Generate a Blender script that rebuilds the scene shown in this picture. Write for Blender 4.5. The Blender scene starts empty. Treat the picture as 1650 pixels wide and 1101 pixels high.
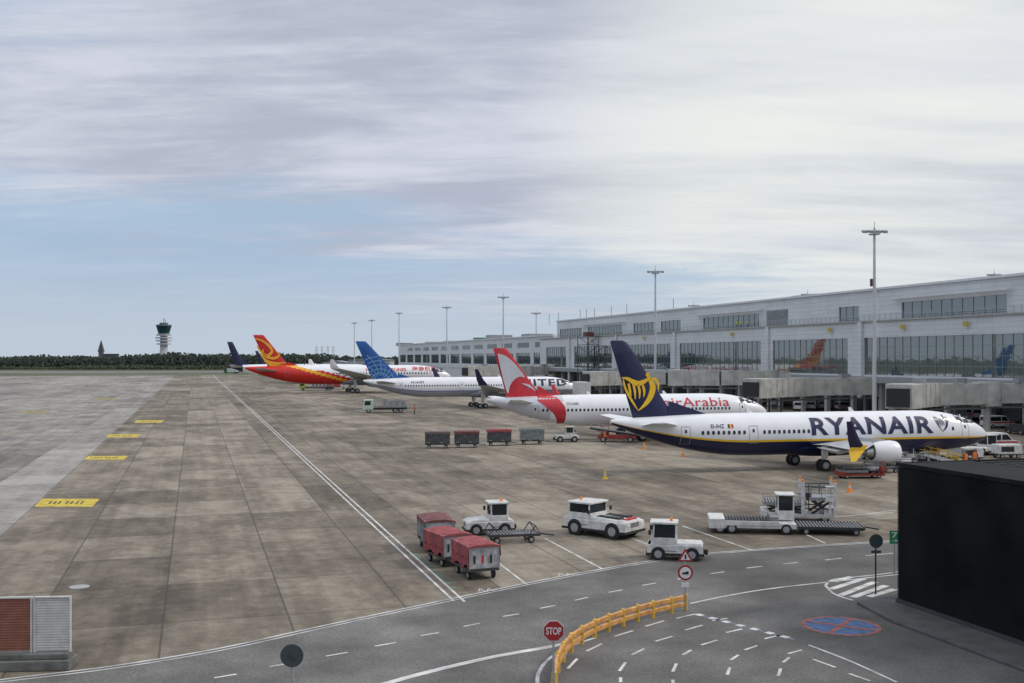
import bpy, bmesh, math, random
from mathutils import Vector, Matrix
random.seed(7)
sin,cos,pi,rad=math.sin,math.cos,math.pi,math.radians
F=1700.;H=10.6;CX=825.;HY=577.
PHI=math.atan(512/1700.);cP,sP=cos(PHI),sin(PHI)
SC=bpy.context.scene;C=SC.collection
def at(px,py,z=0):
    D=F*(H-z)/(py-HY);return ((px-CX)*D/F,D)
def atD(px,D): return ((px-CX)*D/F,D)
def vu(v,u): return (v*cP-u*sP,v*sP+u*cP)
def U(px,v):
    r=(px-CX)/F;D=v/(cP*r+sP);return D*(cP-sP*r)
def meas(px,py,O,h,yoff=0):
    r=(px-CX)/F;a=(cos(h),sin(h));n=(-sin(h),cos(h))
    t=(yoff+O[0]*n[0]+O[1]*n[1])/(r*n[0]+n[1])
    return ((t*r-O[0])*a[0]+(t-O[1])*a[1],H-(py-HY)/F*t)
# ---------------- materials
MC={}
def pm(name,col,rough=.5,metal=0,var=.12,scale=2.0,bump=0,dirt=0,coat=0):
    if name in MC: return MC[name]
    m=bpy.data.materials.new(name);m.use_nodes=True;nt=m.node_tree;N=nt.nodes;L=nt.links
    b=N['Principled BSDF'];b.inputs['Roughness'].default_value=rough;b.inputs['Metallic'].default_value=metal
    if coat: b.inputs['Coat Weight'].default_value=coat
    tc=N.new('ShaderNodeTexCoord');nz=N.new('ShaderNodeTexNoise');nz.inputs['Scale'].default_value=scale;nz.inputs['Detail'].default_value=6
    L.new(tc.outputs['Object'],nz.inputs['Vector'])
    r=N.new('ShaderNodeValToRGB');L.new(nz.outputs['Fac'],r.inputs['Fac'])
    d=[c*(1-var-dirt) for c in col];u=[min(1,c*(1+var*.6)) for c in col]
    r.color_ramp.elements[0].position=.3;r.color_ramp.elements[1].position=.65
    r.color_ramp.elements[0].color=(*d,1);r.color_ramp.elements[1].color=(*u,1)
    L.new(r.outputs['Color'],b.inputs['Base Color'])
    if bump:
        bp=N.new('ShaderNodeBump');bp.inputs['Strength'].default_value=bump;bp.inputs['Distance'].default_value=.05
        n2=N.new('ShaderNodeTexNoise');n2.inputs['Scale'].default_value=scale*6;L.new(tc.outputs['Object'],n2.inputs['Vector'])
        L.new(n2.outputs['Fac'],bp.inputs['Height']);L.new(bp.outputs['Normal'],b.inputs['Normal'])
    MC[name]=m;return m
WHITE=pm('aircraft_white',(.82,.83,.85),.28,0,.04,.6,coat=.3)
NAVY=pm('navy_paint',(.008,.012,.06),.28,0,.08,.6,coat=.2)
YEL=pm('yellow_paint',(.85,.52,.02),.35,0,.08)
REDP=pm('red_paint',(.55,.02,.035),.3,0,.1,coat=.3)
HRED=pm('deep_red_paint',(.6,.02,.015),.3,0,.1)
HYEL=pm('golden_paint',(.85,.42,.02),.35)
UBLUE=pm('bright_blue_paint',(.01,.09,.33),.3,0,.25,.3,coat=.2)
LBLUE=pm('pale_blue_paint',(.2,.42,.65),.4)
UGREY=pm('blue_grey_paint',(.34,.37,.43),.35,0,.05)
SILV=pm('silver_grey_paint',(.56,.57,.61),.35,0,.12,.4)
WGREY=pm('wing_grey',(.42,.43,.45),.4,.2,.08,.8)
METAL=pm('bare_metal',(.5,.5,.5),.35,.8,.15)
DMETAL=pm('dark_metal',(.06,.06,.065),.5,.4)
GLASS=pm('dark_glass',(.015,.02,.025),.06,0,.1)
RUB=pm('tyre_rubber',(.018,.018,.018),.8,0,.2)
VW=pm('vehicle_white',(.68,.68,.66),.38,0,.12,2.5,dirt=.2)
VG=pm('vehicle_grey',(.28,.29,.3),.5,0,.15,2,dirt=.1)
BLK=pm('matt_black',(.02,.02,.021),.6)
TARP=pm('red_tarpaulin',(.3,.065,.07),.8,0,.4,3,.5)
DTARP=pm('faded_dark_red_tarpaulin',(.17,.06,.06),.8,0,.4,3,.5)
GTARP=pm('grey_tarpaulin',(.2,.22,.23),.8,0,.35,3,.5)
GALV=pm('galvanised_steel',(.4,.41,.42),.45,.5,.15,3)
ORG=pm('orange_plastic',(.9,.27,.02),.45,0,.08)
HIV=pm('hi_vis_orange',(.9,.2,.03),.6)
HIY=pm('hi_vis_yellow',(.7,.85,.05),.6)
SKIN=pm('skin',(.5,.3,.22),.6)
CLAD=pm('pale_cladding',(.62,.63,.64),.45,0,.05,.3)
PCONC=pm('pier_concrete',(.36,.36,.35),.8,0,.15,.5)
BRDG=pm('bridge_panel',(.5,.5,.46),.55,0,.16,.7,dirt=.12)
GRN=pm('green_paint',(.05,.2,.12),.5)
RUST=pm('rust_red',(.3,.05,.035),.7,0,.2,4)
WPAINT=pm('road_white',(.6,.6,.58),.7,0,.3,1.2,dirt=.15)
YPAINT=pm('road_yellow',(.6,.45,.04),.7,0,.3,1.5,dirt=.15)
YPAINT2=pm('worn_yellow',(.33,.27,.1),.7,0,.3,1.5,dirt=.2)
RPAINT=pm('road_red',(.36,.1,.08),.7,0,.3,3,dirt=.2)
BPAINT=pm('road_blue',(.06,.13,.28),.7,0,.3,3,dirt=.2)
GPAINT=pm('road_green',(.11,.2,.14),.8,0,.4,2,dirt=.2)
TMARK=pm('joint_sealant',(.09,.085,.075),.8,0,.35,.5)
LAMP=pm('lamp_glass',(.8,.8,.75),.1)
# ---------------- mesh builder
class MB:
    def __init__(s): s.bm=bmesh.new();s.mi=0
    def add(s,vs,fs):
        v=[s.bm.verts.new(p) for p in vs]
        for f in fs:
            try: q=s.bm.faces.new([v[i] for i in f]);q.material_index=s.mi
            except ValueError: pass
        return s
    def box(s,x0,x1,y0,y1,z0,z1):
        return s.add([(x0,y0,z0),(x1,y0,z0),(x1,y1,z0),(x0,y1,z0),(x0,y0,z1),(x1,y0,z1),(x1,y1,z1),(x0,y1,z1)],
          [(0,3,2,1),(4,5,6,7),(0,1,5,4),(1,2,6,5),(2,3,7,6),(3,0,4,7)])
    def hexa(s,b,t):
        return s.add(list(b)+list(t),[(0,3,2,1),(4,5,6,7),(0,1,5,4),(1,2,6,5),(2,3,7,6),(3,0,4,7)])
    def bar(s,p,q,w,h=None):
        p=Vector(p);q=Vector(q);h=h or w;d=(q-p).normalized()
        up=Vector((0,0,1)) if abs(d.z)<.95 else Vector((1,0,0))
        a=d.cross(up).normalized()*w/2;b=a.cross(d).normalized()*h/2
        return s.hexa([p-a-b,p+a-b,p+a+b,p-a+b],[q-a-b,q+a-b,q+a+b,q-a+b])
    def beam(s,p,q,w,z0,z1):
        p=Vector((p[0],p[1],0));q=Vector((q[0],q[1],0));d=(q-p).normalized();a=Vector((-d.y,d.x,0))*w/2
        k=[p-a,q-a,q+a,p+a]
        return s.hexa([Vector((c.x,c.y,z0)) for c in k],[Vector((c.x,c.y,z1)) for c in k])
    def cyl(s,p,q,r,r2=None,n=12):
        p=Vector(p);q=Vector(q);r2=r if r2 is None else r2;d=(q-p).normalized()
        up=Vector((0,0,1)) if abs(d.z)<.95 else Vector((1,0,0))
        a=d.cross(up).normalized();b=a.cross(d)
        R=[[c+(a*cos(2*pi*i/n)+b*sin(2*pi*i/n))*rr for i in range(n)] for c,rr in((p,r),(q,r2))]
        return s.loft(R)
    def loft(s,R,cap=True):
        n=len(R[0]);vs=[p for r in R for p in r];fs=[]
        for k in range(len(R)-1):
            for i in range(n):
                j=(i+1)%n;fs.append((k*n+i,k*n+j,(k+1)*n+j,(k+1)*n+i))
        if cap: fs.append(tuple(range(n))[::-1]);fs.append(tuple(range((len(R)-1)*n,len(R)*n)))
        return s.add(vs,fs)
    def prism(s,poly,y0,y1):
        return s.loft([[(x,y0,z) for x,z in poly],[(x,y1,z) for x,z in poly]])
    def build(s,name,mats,parent=None,smooth=False,bevel=0,rz=0,loc=None,ang=38):
        if len(s.bm.faces)>0: bmesh.ops.recalc_face_normals(s.bm,faces=s.bm.faces)
        me=bpy.data.meshes.new(name);s.bm.to_mesh(me);s.bm.free()
        for m in (mats if isinstance(mats,(list,tuple)) else [mats]): me.materials.append(m)
        if smooth:
            for p in me.polygons:p.use_smooth=True
            me.set_sharp_from_angle(angle=rad(ang))
        o=bpy.data.objects.new(name,me);C.objects.link(o);o.parent=parent
        if bevel:
            b=o.modifiers.new('b','BEVEL');b.width=bevel;b.segments=2;b.limit_method='ANGLE'
        o.rotation_euler.z=rz
        if loc:o.location=loc
        return o
def tag(o,label,cat,group=None):
    o['label']=label;o['category']=cat
    if group:o['group']=group
    return o
def thing(name,label,cat,loc=(0,0,0),rz=0,group=None):
    o=bpy.data.objects.new(name,None);C.objects.link(o);o.empty_display_size=.5
    o.location=(loc[0],loc[1],loc[2] if len(loc)>2 else 0);o.rotation_euler.z=rz
    return tag(o,label,cat,group)
def struct(o): o['kind']='structure';return o
def dup(root,loc,rz,label=None,group=None,sc=None):
    def kids(o): return [c for c in bpy.data.objects if c.parent==o]
    r=root.copy();C.objects.link(r);r.location=(loc[0],loc[1],loc[2] if len(loc)>2 else 0);r.rotation_euler.z=rz
    if sc:r.scale=(sc,)*3
    if label:r['label']=label
    if group:r['group']=group
    for ch in kids(root):
        c=ch.copy();C.objects.link(c);c.parent=r
        for g in kids(ch):
            d=g.copy();C.objects.link(d);d.parent=c
    return r
WM={}
def wheel(parent,x,y,r,w=.22,name='wheel',z=None):
    k=(round(r,3),round(w,3))
    if k not in WM:
        m=MB();prof=[(-w/2,r*.62),(-w/2,r*.93),(-w*.32,r),(w*.32,r),(w/2,r*.93),(w/2,r*.62)]
        n=20;m.loft([[(rr*cos(2*pi*i/n),yy,rr*sin(2*pi*i/n)) for i in range(n)] for yy,rr in prof])
        a=m.build(name,RUB,None,True)
        m=MB();m.cyl((0,-w/2-.01,0),(0,w/2+.01,0),r*.58,n=16);m.cyl((0,-w/2-.03,0),(0,w/2+.03,0),r*.2,n=10)
        b=m.build('rim',GALV,None,True);WM[k]=(a.data,b.data)
        for o in(a,b):bpy.data.objects.remove(o)
    a=bpy.data.objects.new(name,WM[k][0]);C.objects.link(a);a.parent=parent;a.location=(x,y,r if z is None else z)
    b=bpy.data.objects.new('rim',WM[k][1]);C.objects.link(b);b.parent=a
    return a
def catmull(P,n=8):
    out=[];Q=[P[0]]+list(P)+[P[-1]]
    for i in range(1,len(Q)-2):
        a,b,c,d=[Vector(q) for q in Q[i-1:i+3]]
        for k in range(n):
            t=k/n;out.append(.5*((2*b)+(c-a)*t+(2*a-5*b+4*c-d)*t*t+(3*b-a-3*c+d)*t**3))
    out.append(Vector(P[-1]));return out
def stroke(P,W):
    P=[Vector((p[0],p[1])) for p in P];Q=catmull(P,6);m=len(Q);L=[];R=[]
    for i,p in enumerate(Q):
        d=(Q[min(i+1,m-1)]-Q[max(i-1,0)]).normalized();n=Vector((-d.y,d.x))
        f=i/(m-1)*(len(W)-1);k=min(int(f),len(W)-2);w=W[k]+(W[k+1]-W[k])*(f-k)
        L.append(p+n*w/2);R.append(p-n*w/2)
    return [[tuple(L[i]),tuple(L[i+1]),tuple(R[i+1]),tuple(R[i])] for i in range(m-1)]
def project(bm,proj,step):
    xs=[v.co.x for v in bm.verts];zs=[v.co.z for v in bm.verts]
    if step:
        for lo,hi,n in((min(xs),max(xs),Vector((1,0,0))),(min(zs),max(zs),Vector((0,0,1)))):
            k=math.floor(lo/step)+1
            while k*step<hi:
                bmesh.ops.bisect_plane(bm,geom=bm.verts[:]+bm.edges[:]+bm.faces[:],dist=1e-5,plane_co=n*(k*step),plane_no=n);k+=1
    for v in bm.verts: v.co.y=proj(v.co.x,v.co.z)
def decal(polys,proj,name,mat,parent,step=.4):
    bm=bmesh.new()
    for p in polys:
        try: bm.faces.new([bm.verts.new((x,0,z)) for x,z in p])
        except ValueError: pass
    bmesh.ops.triangulate(bm,faces=bm.faces[:])
    project(bm,proj,step)
    for f in bm.faces:
        f.normal_update()
        if f.normal.y>0:f.normal_flip()
    me=bpy.data.meshes.new(name);bm.to_mesh(me);bm.free();me.materials.append(mat)
    o=bpy.data.objects.new(name,me);C.objects.link(o);o.parent=parent;return o
def text(body,x0,x1,z0,z1,proj,name,mat,parent,bold=.02,step=.4,shear=0,space=1):
    cu=bpy.data.curves.new('t','FONT');cu.body=body;cu.offset=bold;cu.shear=shear;cu.space_character=space;cu.resolution_u=4
    o=bpy.data.objects.new('t',cu);C.objects.link(o)
    dg=bpy.context.evaluated_depsgraph_get();me=bpy.data.meshes.new_from_object(o.evaluated_get(dg))
    bpy.data.objects.remove(o)
    bm=bmesh.new();bm.from_mesh(me);bpy.data.meshes.remove(me)
    if not bm.verts: return None
    xs=[v.co.x for v in bm.verts];ys=[v.co.y for v in bm.verts];a,b,c,d=min(xs),max(xs),min(ys),max(ys)
    for v in bm.verts: v.co=Vector((x0+(v.co.x-a)/(b-a)*(x1-x0),0,z0+(v.co.y-c)/(d-c)*(z1-z0)))
    project(bm,proj,step)
    for f in bm.faces: f.material_index=0
    me=bpy.data.meshes.new(name);bm.to_mesh(me);bm.free();me.materials.clear();me.materials.append(mat)
    o=bpy.data.objects.new(name,me);C.objects.link(o);o.parent=parent;return o
# ---------------- aircraft
def aircraft(name,label,O,h,P):
    root=thing(name,label,'airplane',(O[0],O[1],0),h,P.get('group'))
    R=P['R'];Hh=P.get('Hh',R);ln,lt=P['ln'],P['lt'];zc0=P['zc']
    def prof(x):
        d=ln-x;t=x+lt;dn=4.2*R;tn=P.get('tn',7.2)*R;r=1;zo=0
        if d<dn:
            q=max(d/dn,0);r=(1-(1-q)**2)**.58;zo=-.27*R*(1-q)**2
        elif t<tn:
            q=max(t/tn,0);r=.1+.9*(1-(1-q)**1.9);zo=.8*R*(1-r)
        return max(r,.015)*R,max(r,.015)*Hh,zc0+zo
    def surf(x,z,off=.02):
        w,hh,zc=prof(x);s=1-((z-zc)/hh)**2
        return -(w*math.sqrt(max(s,.0))+off)
    bands=P.get('bands',[])
    A=[-pi/2+pi*i/20 for i in range(21)]+[math.asin(b) for b,_ in bands]
    A=sorted(set(round(a,4) for a in A))
    ths=[(a,-1) for a in A]+[(a,1) for a in A[::-1][1:-1]]
    xs=sorted(set([round(-lt+P.get('tn',7.2)*R*(i/16),3) for i in range(17)]+[round(ln-4.2*R*(i/18)**2,3) for i in range(19)]+[round(-lt+(ln+lt)*i/P.get('nx',40),3) for i in range(P.get('nx',40)+1)]))
    m=MB();rings=[]
    for x in xs:
        w,hh,zc=prof(x);rings.append([(x,s*w*cos(a),zc+hh*sin(a)) for a,s in ths])
    n=len(ths);vs=[m.bm.verts.new(p) for r in rings for p in r];mf=P['matf']
    for k in range(len(xs)-1):
        for i in range(n):
            j=(i+1)%n;f=m.bm.faces.new([vs[k*n+i],vs[k*n+j],vs[(k+1)*n+j],vs[(k+1)*n+i]])
            sm=(sin(ths[i][0])+sin(ths[j][0]))/2
            f.material_index=mf(sm,((xs[k]+xs[k+1])/2+lt)/(ln+lt))
    m.bm.faces.new(vs[:n]);m.bm.faces.new(vs[-n:])
    m.build('fuselage',P['mats'],root,True)
    m=MB();rr=[]
    for t in range(13):
        q=t/12;e=math.sqrt(max(0,1-(2*q-1)**2))*.9+.02;xx=-2.2*R+q*6.4*R
        rr.append([(xx,1.0*R*e*cos(2*pi*i/16),zc0-.62*Hh+.55*Hh*e*sin(2*pi*i/16)) for i in range(16)])
    m.loft(rr).build('belly_fairing',P['bellym'],root,True)
    wz=P['wz'];x=P['wx0'];ww=P.get('ws',.26);wh=P.get('wh',.36);sk=P.get('wskip',(1,0))
    while x<P['wx1']:
        if not any(abs(x-d)<.75 for d in P['doors']) and not sk[0]<x<sk[1]:
            b=[(-ww/2,-wh/2+.08),(-ww/2+.06,-wh/2),(ww/2-.06,-wh/2),(ww/2,-wh/2+.08),(ww/2,wh/2-.08),(ww/2-.06,wh/2),(-ww/2+.06,wh/2),(-ww/2,wh/2-.08)]
            decal([[(x+p,wz+q) for p,q in b]],surf,'cabin_window',GLASS,root,0)
        x+=P['wp']
    for dx in P['doors']:
        z0,z1=wz-1.05,wz+.6;fr=[]
        for (a,b,c,d) in((dx-.45,dx-.41,z0,z1),(dx+.41,dx+.45,z0,z1),(dx-.41,dx+.41,z0,z0+.04),(dx-.41,dx+.41,z1-.04,z1)):
            fr.append([(a,c),(b,c),(b,d),(a,d)])
        dd=decal(fr,surf,'door',P.get('doorm',VG),root,.4)
        decal([[(dx-.1,wz),(dx+.1,wz),(dx+.1,wz+.3),(dx-.1,wz+.3)]],lambda x,z:surf(x,z,.025),'door_window',GLASS,dd,0)
    cz=P['cz']
    for sgn in(-1,1):
        for a,b,z0,z1 in((.55,1.0,0,.36),(1.05,1.5,.02,.42),(1.55,1.95,.08,.40)):
            xa,xb=ln-a*R-.35*R,ln-b*R-.35*R
            decal([[(xa,cz+z0*R*.9),(xa-.05,cz+z1*R),(xb,cz+z1*R+.06),(xb,cz+z0*R)]],(lambda x,z:surf(x,z,.03)) if sgn<0 else (lambda x,z:-surf(x,z,.03)),'cockpit_window',GLASS,root,.25)
    tt,lt_,lr,tr,dr=[meas(*p,O,h,0) for p in P['fin']]
    zt=(tt[1]+lt_[1])/2;zr=prof(lr[0])[2]+prof(lr[0])[1]*.8
    th=.11*R*2
    def fsec(x0,x1,z,t):
        c=x1-x0;return [(x0,0,z),(x0+c*.35,-t*.36,z),(x0+c*.7,-t/2,z),(x0+c*.93,-t*.3,z),(x1,0,z),(x0+c*.93,t*.3,z),(x0+c*.7,t/2,z),(x0+c*.35,t*.36,z)]
    m=MB();S=[]
    for k in range(7):
        q=k/6;S.append(fsec(tr[0]+(tt[0]-tr[0])*q,lr[0]+(lt_[0]-lr[0])*q,zr+(zt-zr)*q,th*(1-.6*q)))
    S.append(fsec(tt[0]+.15,lt_[0]-.35,zt+.12,th*.15))
    m.loft(S).build('tail_fin',P['finm'],root,True)
    m=MB();m.hexa([(dr[0],-.03,prof(dr[0])[2]+prof(dr[0])[1]-.05),(dr[0],.03,prof(dr[0])[2]+prof(dr[0])[1]-.05),(lr[0]-1,.2,zr-.2),(lr[0]-1,-.2,zr-.2)],
      [(dr[0]-.2,-.02,prof(dr[0])[2]+prof(dr[0])[1]),(dr[0]-.2,.02,prof(dr[0])[2]+prof(dr[0])[1]),(lr[0]-.6,.1,lr[1]+.5),(lr[0]-.6,-.1,lr[1]+.5)])
    m.build('dorsal_fin',P.get('dorm',P['finm']),root)
    def finy(x,z):
        q=max(0,min(1,(z-zr)/(zt-zr)));return -(th*(1-.6*q)/2+.02)
    def surfset(nm,secs,mat,side):
        m=MB();S=[]
        for y,xle,c,z,t in secs:
            S.append([(xle-c*a,side*y,z+b*t) for a,b in((0,0),(.08,.35),(.3,.5),(.65,.3),(1,0.02),(.65,-.22),(.3,-.4),(.08,-.28))])
        return m.loft(S).build(nm,mat,root,True,ang=50)
    W=P['wing']
    for sd in(-1,1):
        w=surfset('wing',W,WGREY,sd)
        y,xle,c,z,t=W[-1];hw=P['wl']
        m=MB();m.loft([[(xle-c*a,sd*(y+b*t),z) for a,b in((0,0),(.3,.4),(1,0),(.3,-.4))],
           [(xle-.35*hw-c*.75*a,sd*(y+.18*hw+b*t),z+hw*.35) for a,b in((0,0),(.3,.4),(1,0),(.3,-.4))],
           [(xle-.75*hw-c*.33*a,sd*(y+.32*hw+b*t*.5),z+hw) for a,b in((0,0),(.3,.4),(1,0),(.3,-.4))]])
        m.build('winglet',P['wlm'],w)
        if P.get('split'):
            m=MB();m.loft([[(xle+.1-c*1.05*a,sd*(y+.1+b*t*1.3),z+.35) for a,b in((0,0),(.3,.3),(1,0),(.3,-.3))],[(xle-.2-c*a,sd*(y+.1+b*t*1.2),z-.1) for a,b in((0,0),(.3,.3),(1,0),(.3,-.3))],[(xle-1.2-c*.3*a,sd*(y+.5+b*t*.4),z-.9) for a,b in((0,0),(.3,.3),(1,0),(.3,-.3))]])
            m.build('lower_winglet',YEL,w)
        for fy in (.32,.52,.7):
            yy=W[0][0]+(y-W[0][0])*fy;k=[s for s in W if s[0]<=yy][-1];k2=[s for s in W if s[0]>yy][0];q=(yy-k[0])/(k2[0]-k[0])
            xt=(k[1]-k[2])*(1-q)+(k2[1]-k2[2])*q;zz=k[3]*(1-q)+k2[3]*q
            m=MB();m.cyl((xt+1.6,sd*yy,zz-.15),(xt-.1,sd*yy,zz-.38),.12,.2,8);m.cyl((xt-.1,sd*yy,zz-.38),(xt-1.0,sd*yy,zz-.15),.2,.02,8);m.build('flap_fairing',WGREY,w,True)
        surfset('tailplane',P['stab'],P.get('stabm',WGREY),sd)
        ey,ex,ez,er,el=P['eng'];n=28
        m=MB();pr=[(0,er*.86),(-.04*el,er*.95),(-.2*el,er*1.03),(-.55*el,er),(-.8*el,er*.82),(-.8*el,er*.7)]
        m.loft([[(ex+a,sd*ey+b*cos(2*pi*i/n),ez+b*sin(2*pi*i/n)) for i in range(n)] for a,b in pr],False)
        pr2=[(0,er*.86),(-.05*el,er*.8),(-.35*el,er*.78)]
        m.loft([[(ex+a,sd*ey+b*cos(2*pi*i/n),ez+b*sin(2*pi*i/n)) for i in range(n)] for a,b in pr2],False)
        e=m.build('engine',P['engm'],root,True)
        m=MB();m.cyl((ex-.34*el,sd*ey,ez),(ex-.35*el,sd*ey,ez),er*.79,n=24);m.cyl((ex-.34*el,sd*ey,ez),(ex-.2*el,sd*ey,ez),er*.25,.02,12);m.build('intake_fan',DMETAL,e,True)
        m=MB();m.cyl((ex-.7*el,sd*ey,ez),(ex-el,sd*ey,ez),er*.6,er*.42,20);m.cyl((ex-el,sd*ey,ez),(ex-1.15*el,sd*ey,ez),er*.3,.03,12);m.build('exhaust_cone',METAL,e,True)
        m=MB();m.hexa([(ex-.3*el,sd*ey-.12,ez+er*.8),(ex-1.3*el,sd*ey-.1,ez+er*.6),(ex-1.3*el,sd*ey+.1,ez+er*.6),(ex-.3*el,sd*ey+.12,ez+er*.8)],
            [(ex-.4*el,sd*ey-.1,ez+er*1.12),(ex-1.5*el,sd*ey-.1,ez+er*1.45),(ex-1.5*el,sd*ey+.1,ez+er*1.45),(ex-.4*el,sd*ey+.1,ez+er*1.12)]);m.build('pylon',WGREY,e)
        gy=P['gy'];wr=P['wr']
        m=MB();m.cyl((0,sd*gy,zc0-.5*Hh),(0,sd*gy,wr),.13,n=10);m.bar((0,sd*gy,wr+.4),(1.1,sd*gy*.75,zc0-.6*Hh),.1);m.box(-.35,.35,sd*(gy+.25)-.02,sd*(gy+.25)+.02,wr+.6,zc0-.5*Hh)
        g=m.build('landing_gear',METAL,root)
        for bx in ((0,) if not P.get('bogie') else (-wr*1.15,wr*1.15)):
            for dy in(-.33,.33): wheel(g,bx,sd*gy+dy,wr,wr*.65)
    ng=ln-P['ngd'];m=MB();m.cyl((ng,0,zc0-.7*Hh),(ng,0,wr*.7),.09,n=8);m.bar((ng,0,wr*1.3),(ng+1,0,zc0-.8*Hh),.08);m.box(ng-.8,ng+.8,-.45,-.42,zc0-Hh-.45,zc0-Hh+.3)
    g=m.build('nose_gear',METAL,root)
    for dy in(-.2,.2): wheel(g,ng,dy,wr*.66,wr*.35)
    for q in(.35,.62):
        m=MB();xx=-lt+q*(ln+lt);m.hexa([(xx-.3,-.03,zc0+Hh-.03),(xx+.3,-.03,zc0+Hh-.03),(xx+.3,.03,zc0+Hh-.03),(xx-.3,.03,zc0+Hh-.03)],[(xx-.35,-.02,zc0+Hh+.4),(xx-.1,-.02,zc0+Hh+.4),(xx-.1,.02,zc0+Hh+.4),(xx-.35,.02,zc0+Hh+.4)])
        m.build('antenna',WHITE,root)
    return root,surf,finy,prof
def M(O,h,yo): return lambda px,py: meas(px,py,O,h,yo)
h1=rad(13.8);O1=(28.5,101.7);g1=M(O1,h1,-1.75)
a=g1(1307,703);b=g1(1503,673)
r1,s1,f1,p1=aircraft('passenger_jet','white and navy jet with yellow harp on its dark tail, nearest the camera',O1,h1,dict(
  R=1.88,Hh=2.03,ln=19.9,lt=20.0,zc=3.38,bands=[(-.22,0),(-.32,0)],nx=50,
  matf=lambda s,q:0 if s>-.22 else(1 if s>-.32 else 2),mats=[WHITE,YEL,NAVY],bellym=NAVY,
  wz=3.68,wx0=-11.6,wx1=15.2,wp=.508,doors=[-13.2,16.4,-6.6],cz=4.15,wlm=NAVY,split=True,wskip=(a[0]-.2,b[0]+1.9),
  fin=[(983,551),(1010,551),(1088,655),(1020,680),(1140,669)],finm=NAVY,
  wing=[(1.2,7.0,7.4,2.35,.95),(5.6,3.6,4.9,2.65,.6),(16.9,-4.4,1.4,3.3,.22)],wl=2.3,
  stab=[(.6,-13.6,3.6,4.35,.35),(7.1,-17.4,1.3,5.0,.12)],stabm=WHITE,eng=(4.85,6.4,1.85,1.05,3.3),engm=WHITE,gy=2.86,wr=.56,ngd=4.0))
text('RYANAIR',a[0],b[0],3.28,4.92,lambda x,z:s1(x,z,.035),'livery_lettering',NAVY,r1,bold=.03,step=.3,space=1.1)
x0=b[0]+.3
def harp(cx,cz,S):
    q=[];K=lambda p:(cx+p[0]*S,cz+p[1]*S)
    T=lambda pts,w:q.extend(stroke([K(p) for p in pts],[k*S for k in w]))
    T([(-1.1,.84),(-.75,.78),(-.4,.6),(-.1,.5),(.2,.58),(.5,.74)],[.04,.18,.28,.3,.26,.16])
    T([(.5,.88),(.72,.55),(.8,.2),(.66,-.25),(.38,-.65),(-.1,-1.08)],[.14,.28,.36,.34,.24,.02])
    T([(.62,.74),(.95,.74),(1.14,.45),(1.12,.1)],[.12,.17,.14,.03])
    T([(-1.0,.76),(-.9,.3),(-.66,-.2),(-.36,-.68),(-.1,-1.06)],[.05,.13,.15,.12,.02])
    for i in range(4):
        xx=-.66+.29*i;T([(xx-.02,.5-.03*i),(xx+.07,.05),(xx+.12-.03*i,-.35-.1*i+.04*i*i)],[.14,.15,.04])
    q.append([K((.5+.13*cos(t*pi/5),1.0+.14*sin(t*pi/5))) for t in range(10)]);return q
decal(harp(x0+.8,4.2,.74),lambda x,z:s1(x,z,.035),'livery_harp',NAVY,r1,.3)
fc=meas(1028,632,O1,h1,0)
decal(harp(fc[0]+.1,fc[1],1.6),lambda x,z:f1(x,z)-.01,'tail_harp_emblem',YEL,r1,.5)
a=g1(1147,697);b=g1(1168,690)
text('EI-IHZ',a[0],b[0],4.1,4.45,lambda x,z:s1(x,z,.03),'registration',NAVY,r1,bold=.01)
for k,mm in enumerate((BLK,YEL,REDP)):
    decal([[(b[0]+.35+.18*k,4.1),(b[0]+.53+.18*k,4.1),(b[0]+.53+.18*k,4.45),(b[0]+.35+.18*k,4.45)]],lambda x,z:s1(x,z,.03),'flag_stripe',mm,r1,0)
h2=rad(14.5);O2=(15.6,138.5)
r2,s2,f2,p2=aircraft('passenger_jet','white jet with red and silver swept tail, second from the camera',O2,h2,dict(
  R=1.98,Hh=2.07,ln=19.6,lt=19.4,zc=3.8,nx=44,matf=lambda s,q:1 if q<.22+.03*s else 0,mats=[WHITE,SILV],bellym=UGREY,
  wz=3.95,wx0=-12.4,wx1=13.6,wp=.533,doors=[-13.4,15.2],cz=4.5,wlm=REDP,
  fin=[(795,563),(817,562),(874,628),(817,646),(897,636)],finm=REDP,dorm=REDP,
  wing=[(1.2,7.0,7.0,2.8,.95),(5.9,3.6,4.6,3.1,.6),(16.6,-3.4,1.5,4.2,.22)],wl=2.5,
  stab=[(.6,-13.4,3.4,4.9,.35),(6.2,-16.6,1.3,5.5,.12)],stabm=WHITE,eng=(5.75,8.4,2.0,1.15,3.8),engm=WHITE,gy=3.8,wr=.58,ngd=5))
g2=M(O2,h2,-1.9)
text('airArabia',g2(1070,650)[0],g2(1176,650)[0],4.25,5.4,lambda x,z:s2(x,z,.04),'livery_lettering',REDP,r2,bold=.004,step=.3,space=1.05)
text('CN-NMK',g2(914,650)[0],g2(934,650)[0],4.6,4.95,lambda x,z:s2(x,z,.04),'registration',VG,r2,bold=.01)
q=stroke([g2(*p) for p in((872,638),(890,648),(902,662),(908,684))],[1.3,2.0,1.7,.7])
decal(q,lambda x,z:s2(x,z,.035),'red_swoosh',REDP,r2,.4)
fm=M(O2,h2,0)
q=[[tuple(v) for v in catmull([fm(*p) for p in((801,570),(813,573),(826,583),(838,597),(845,608),(837,607),(828,612),(821,622),(818,634),(813,622),(807,598),(801,570))],5)[:-1]]]
decal(q,lambda x,z:f2(x,z)-.01,'silver_tail_sweep',SILV,r2,.5)
decal(stroke([fm(*p) for p in((840,618),(852,622),(862,630))],[.05,.35,.05]),lambda x,z:f2(x,z)-.01,'silver_tail_sliver',SILV,r2,.5)
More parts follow.
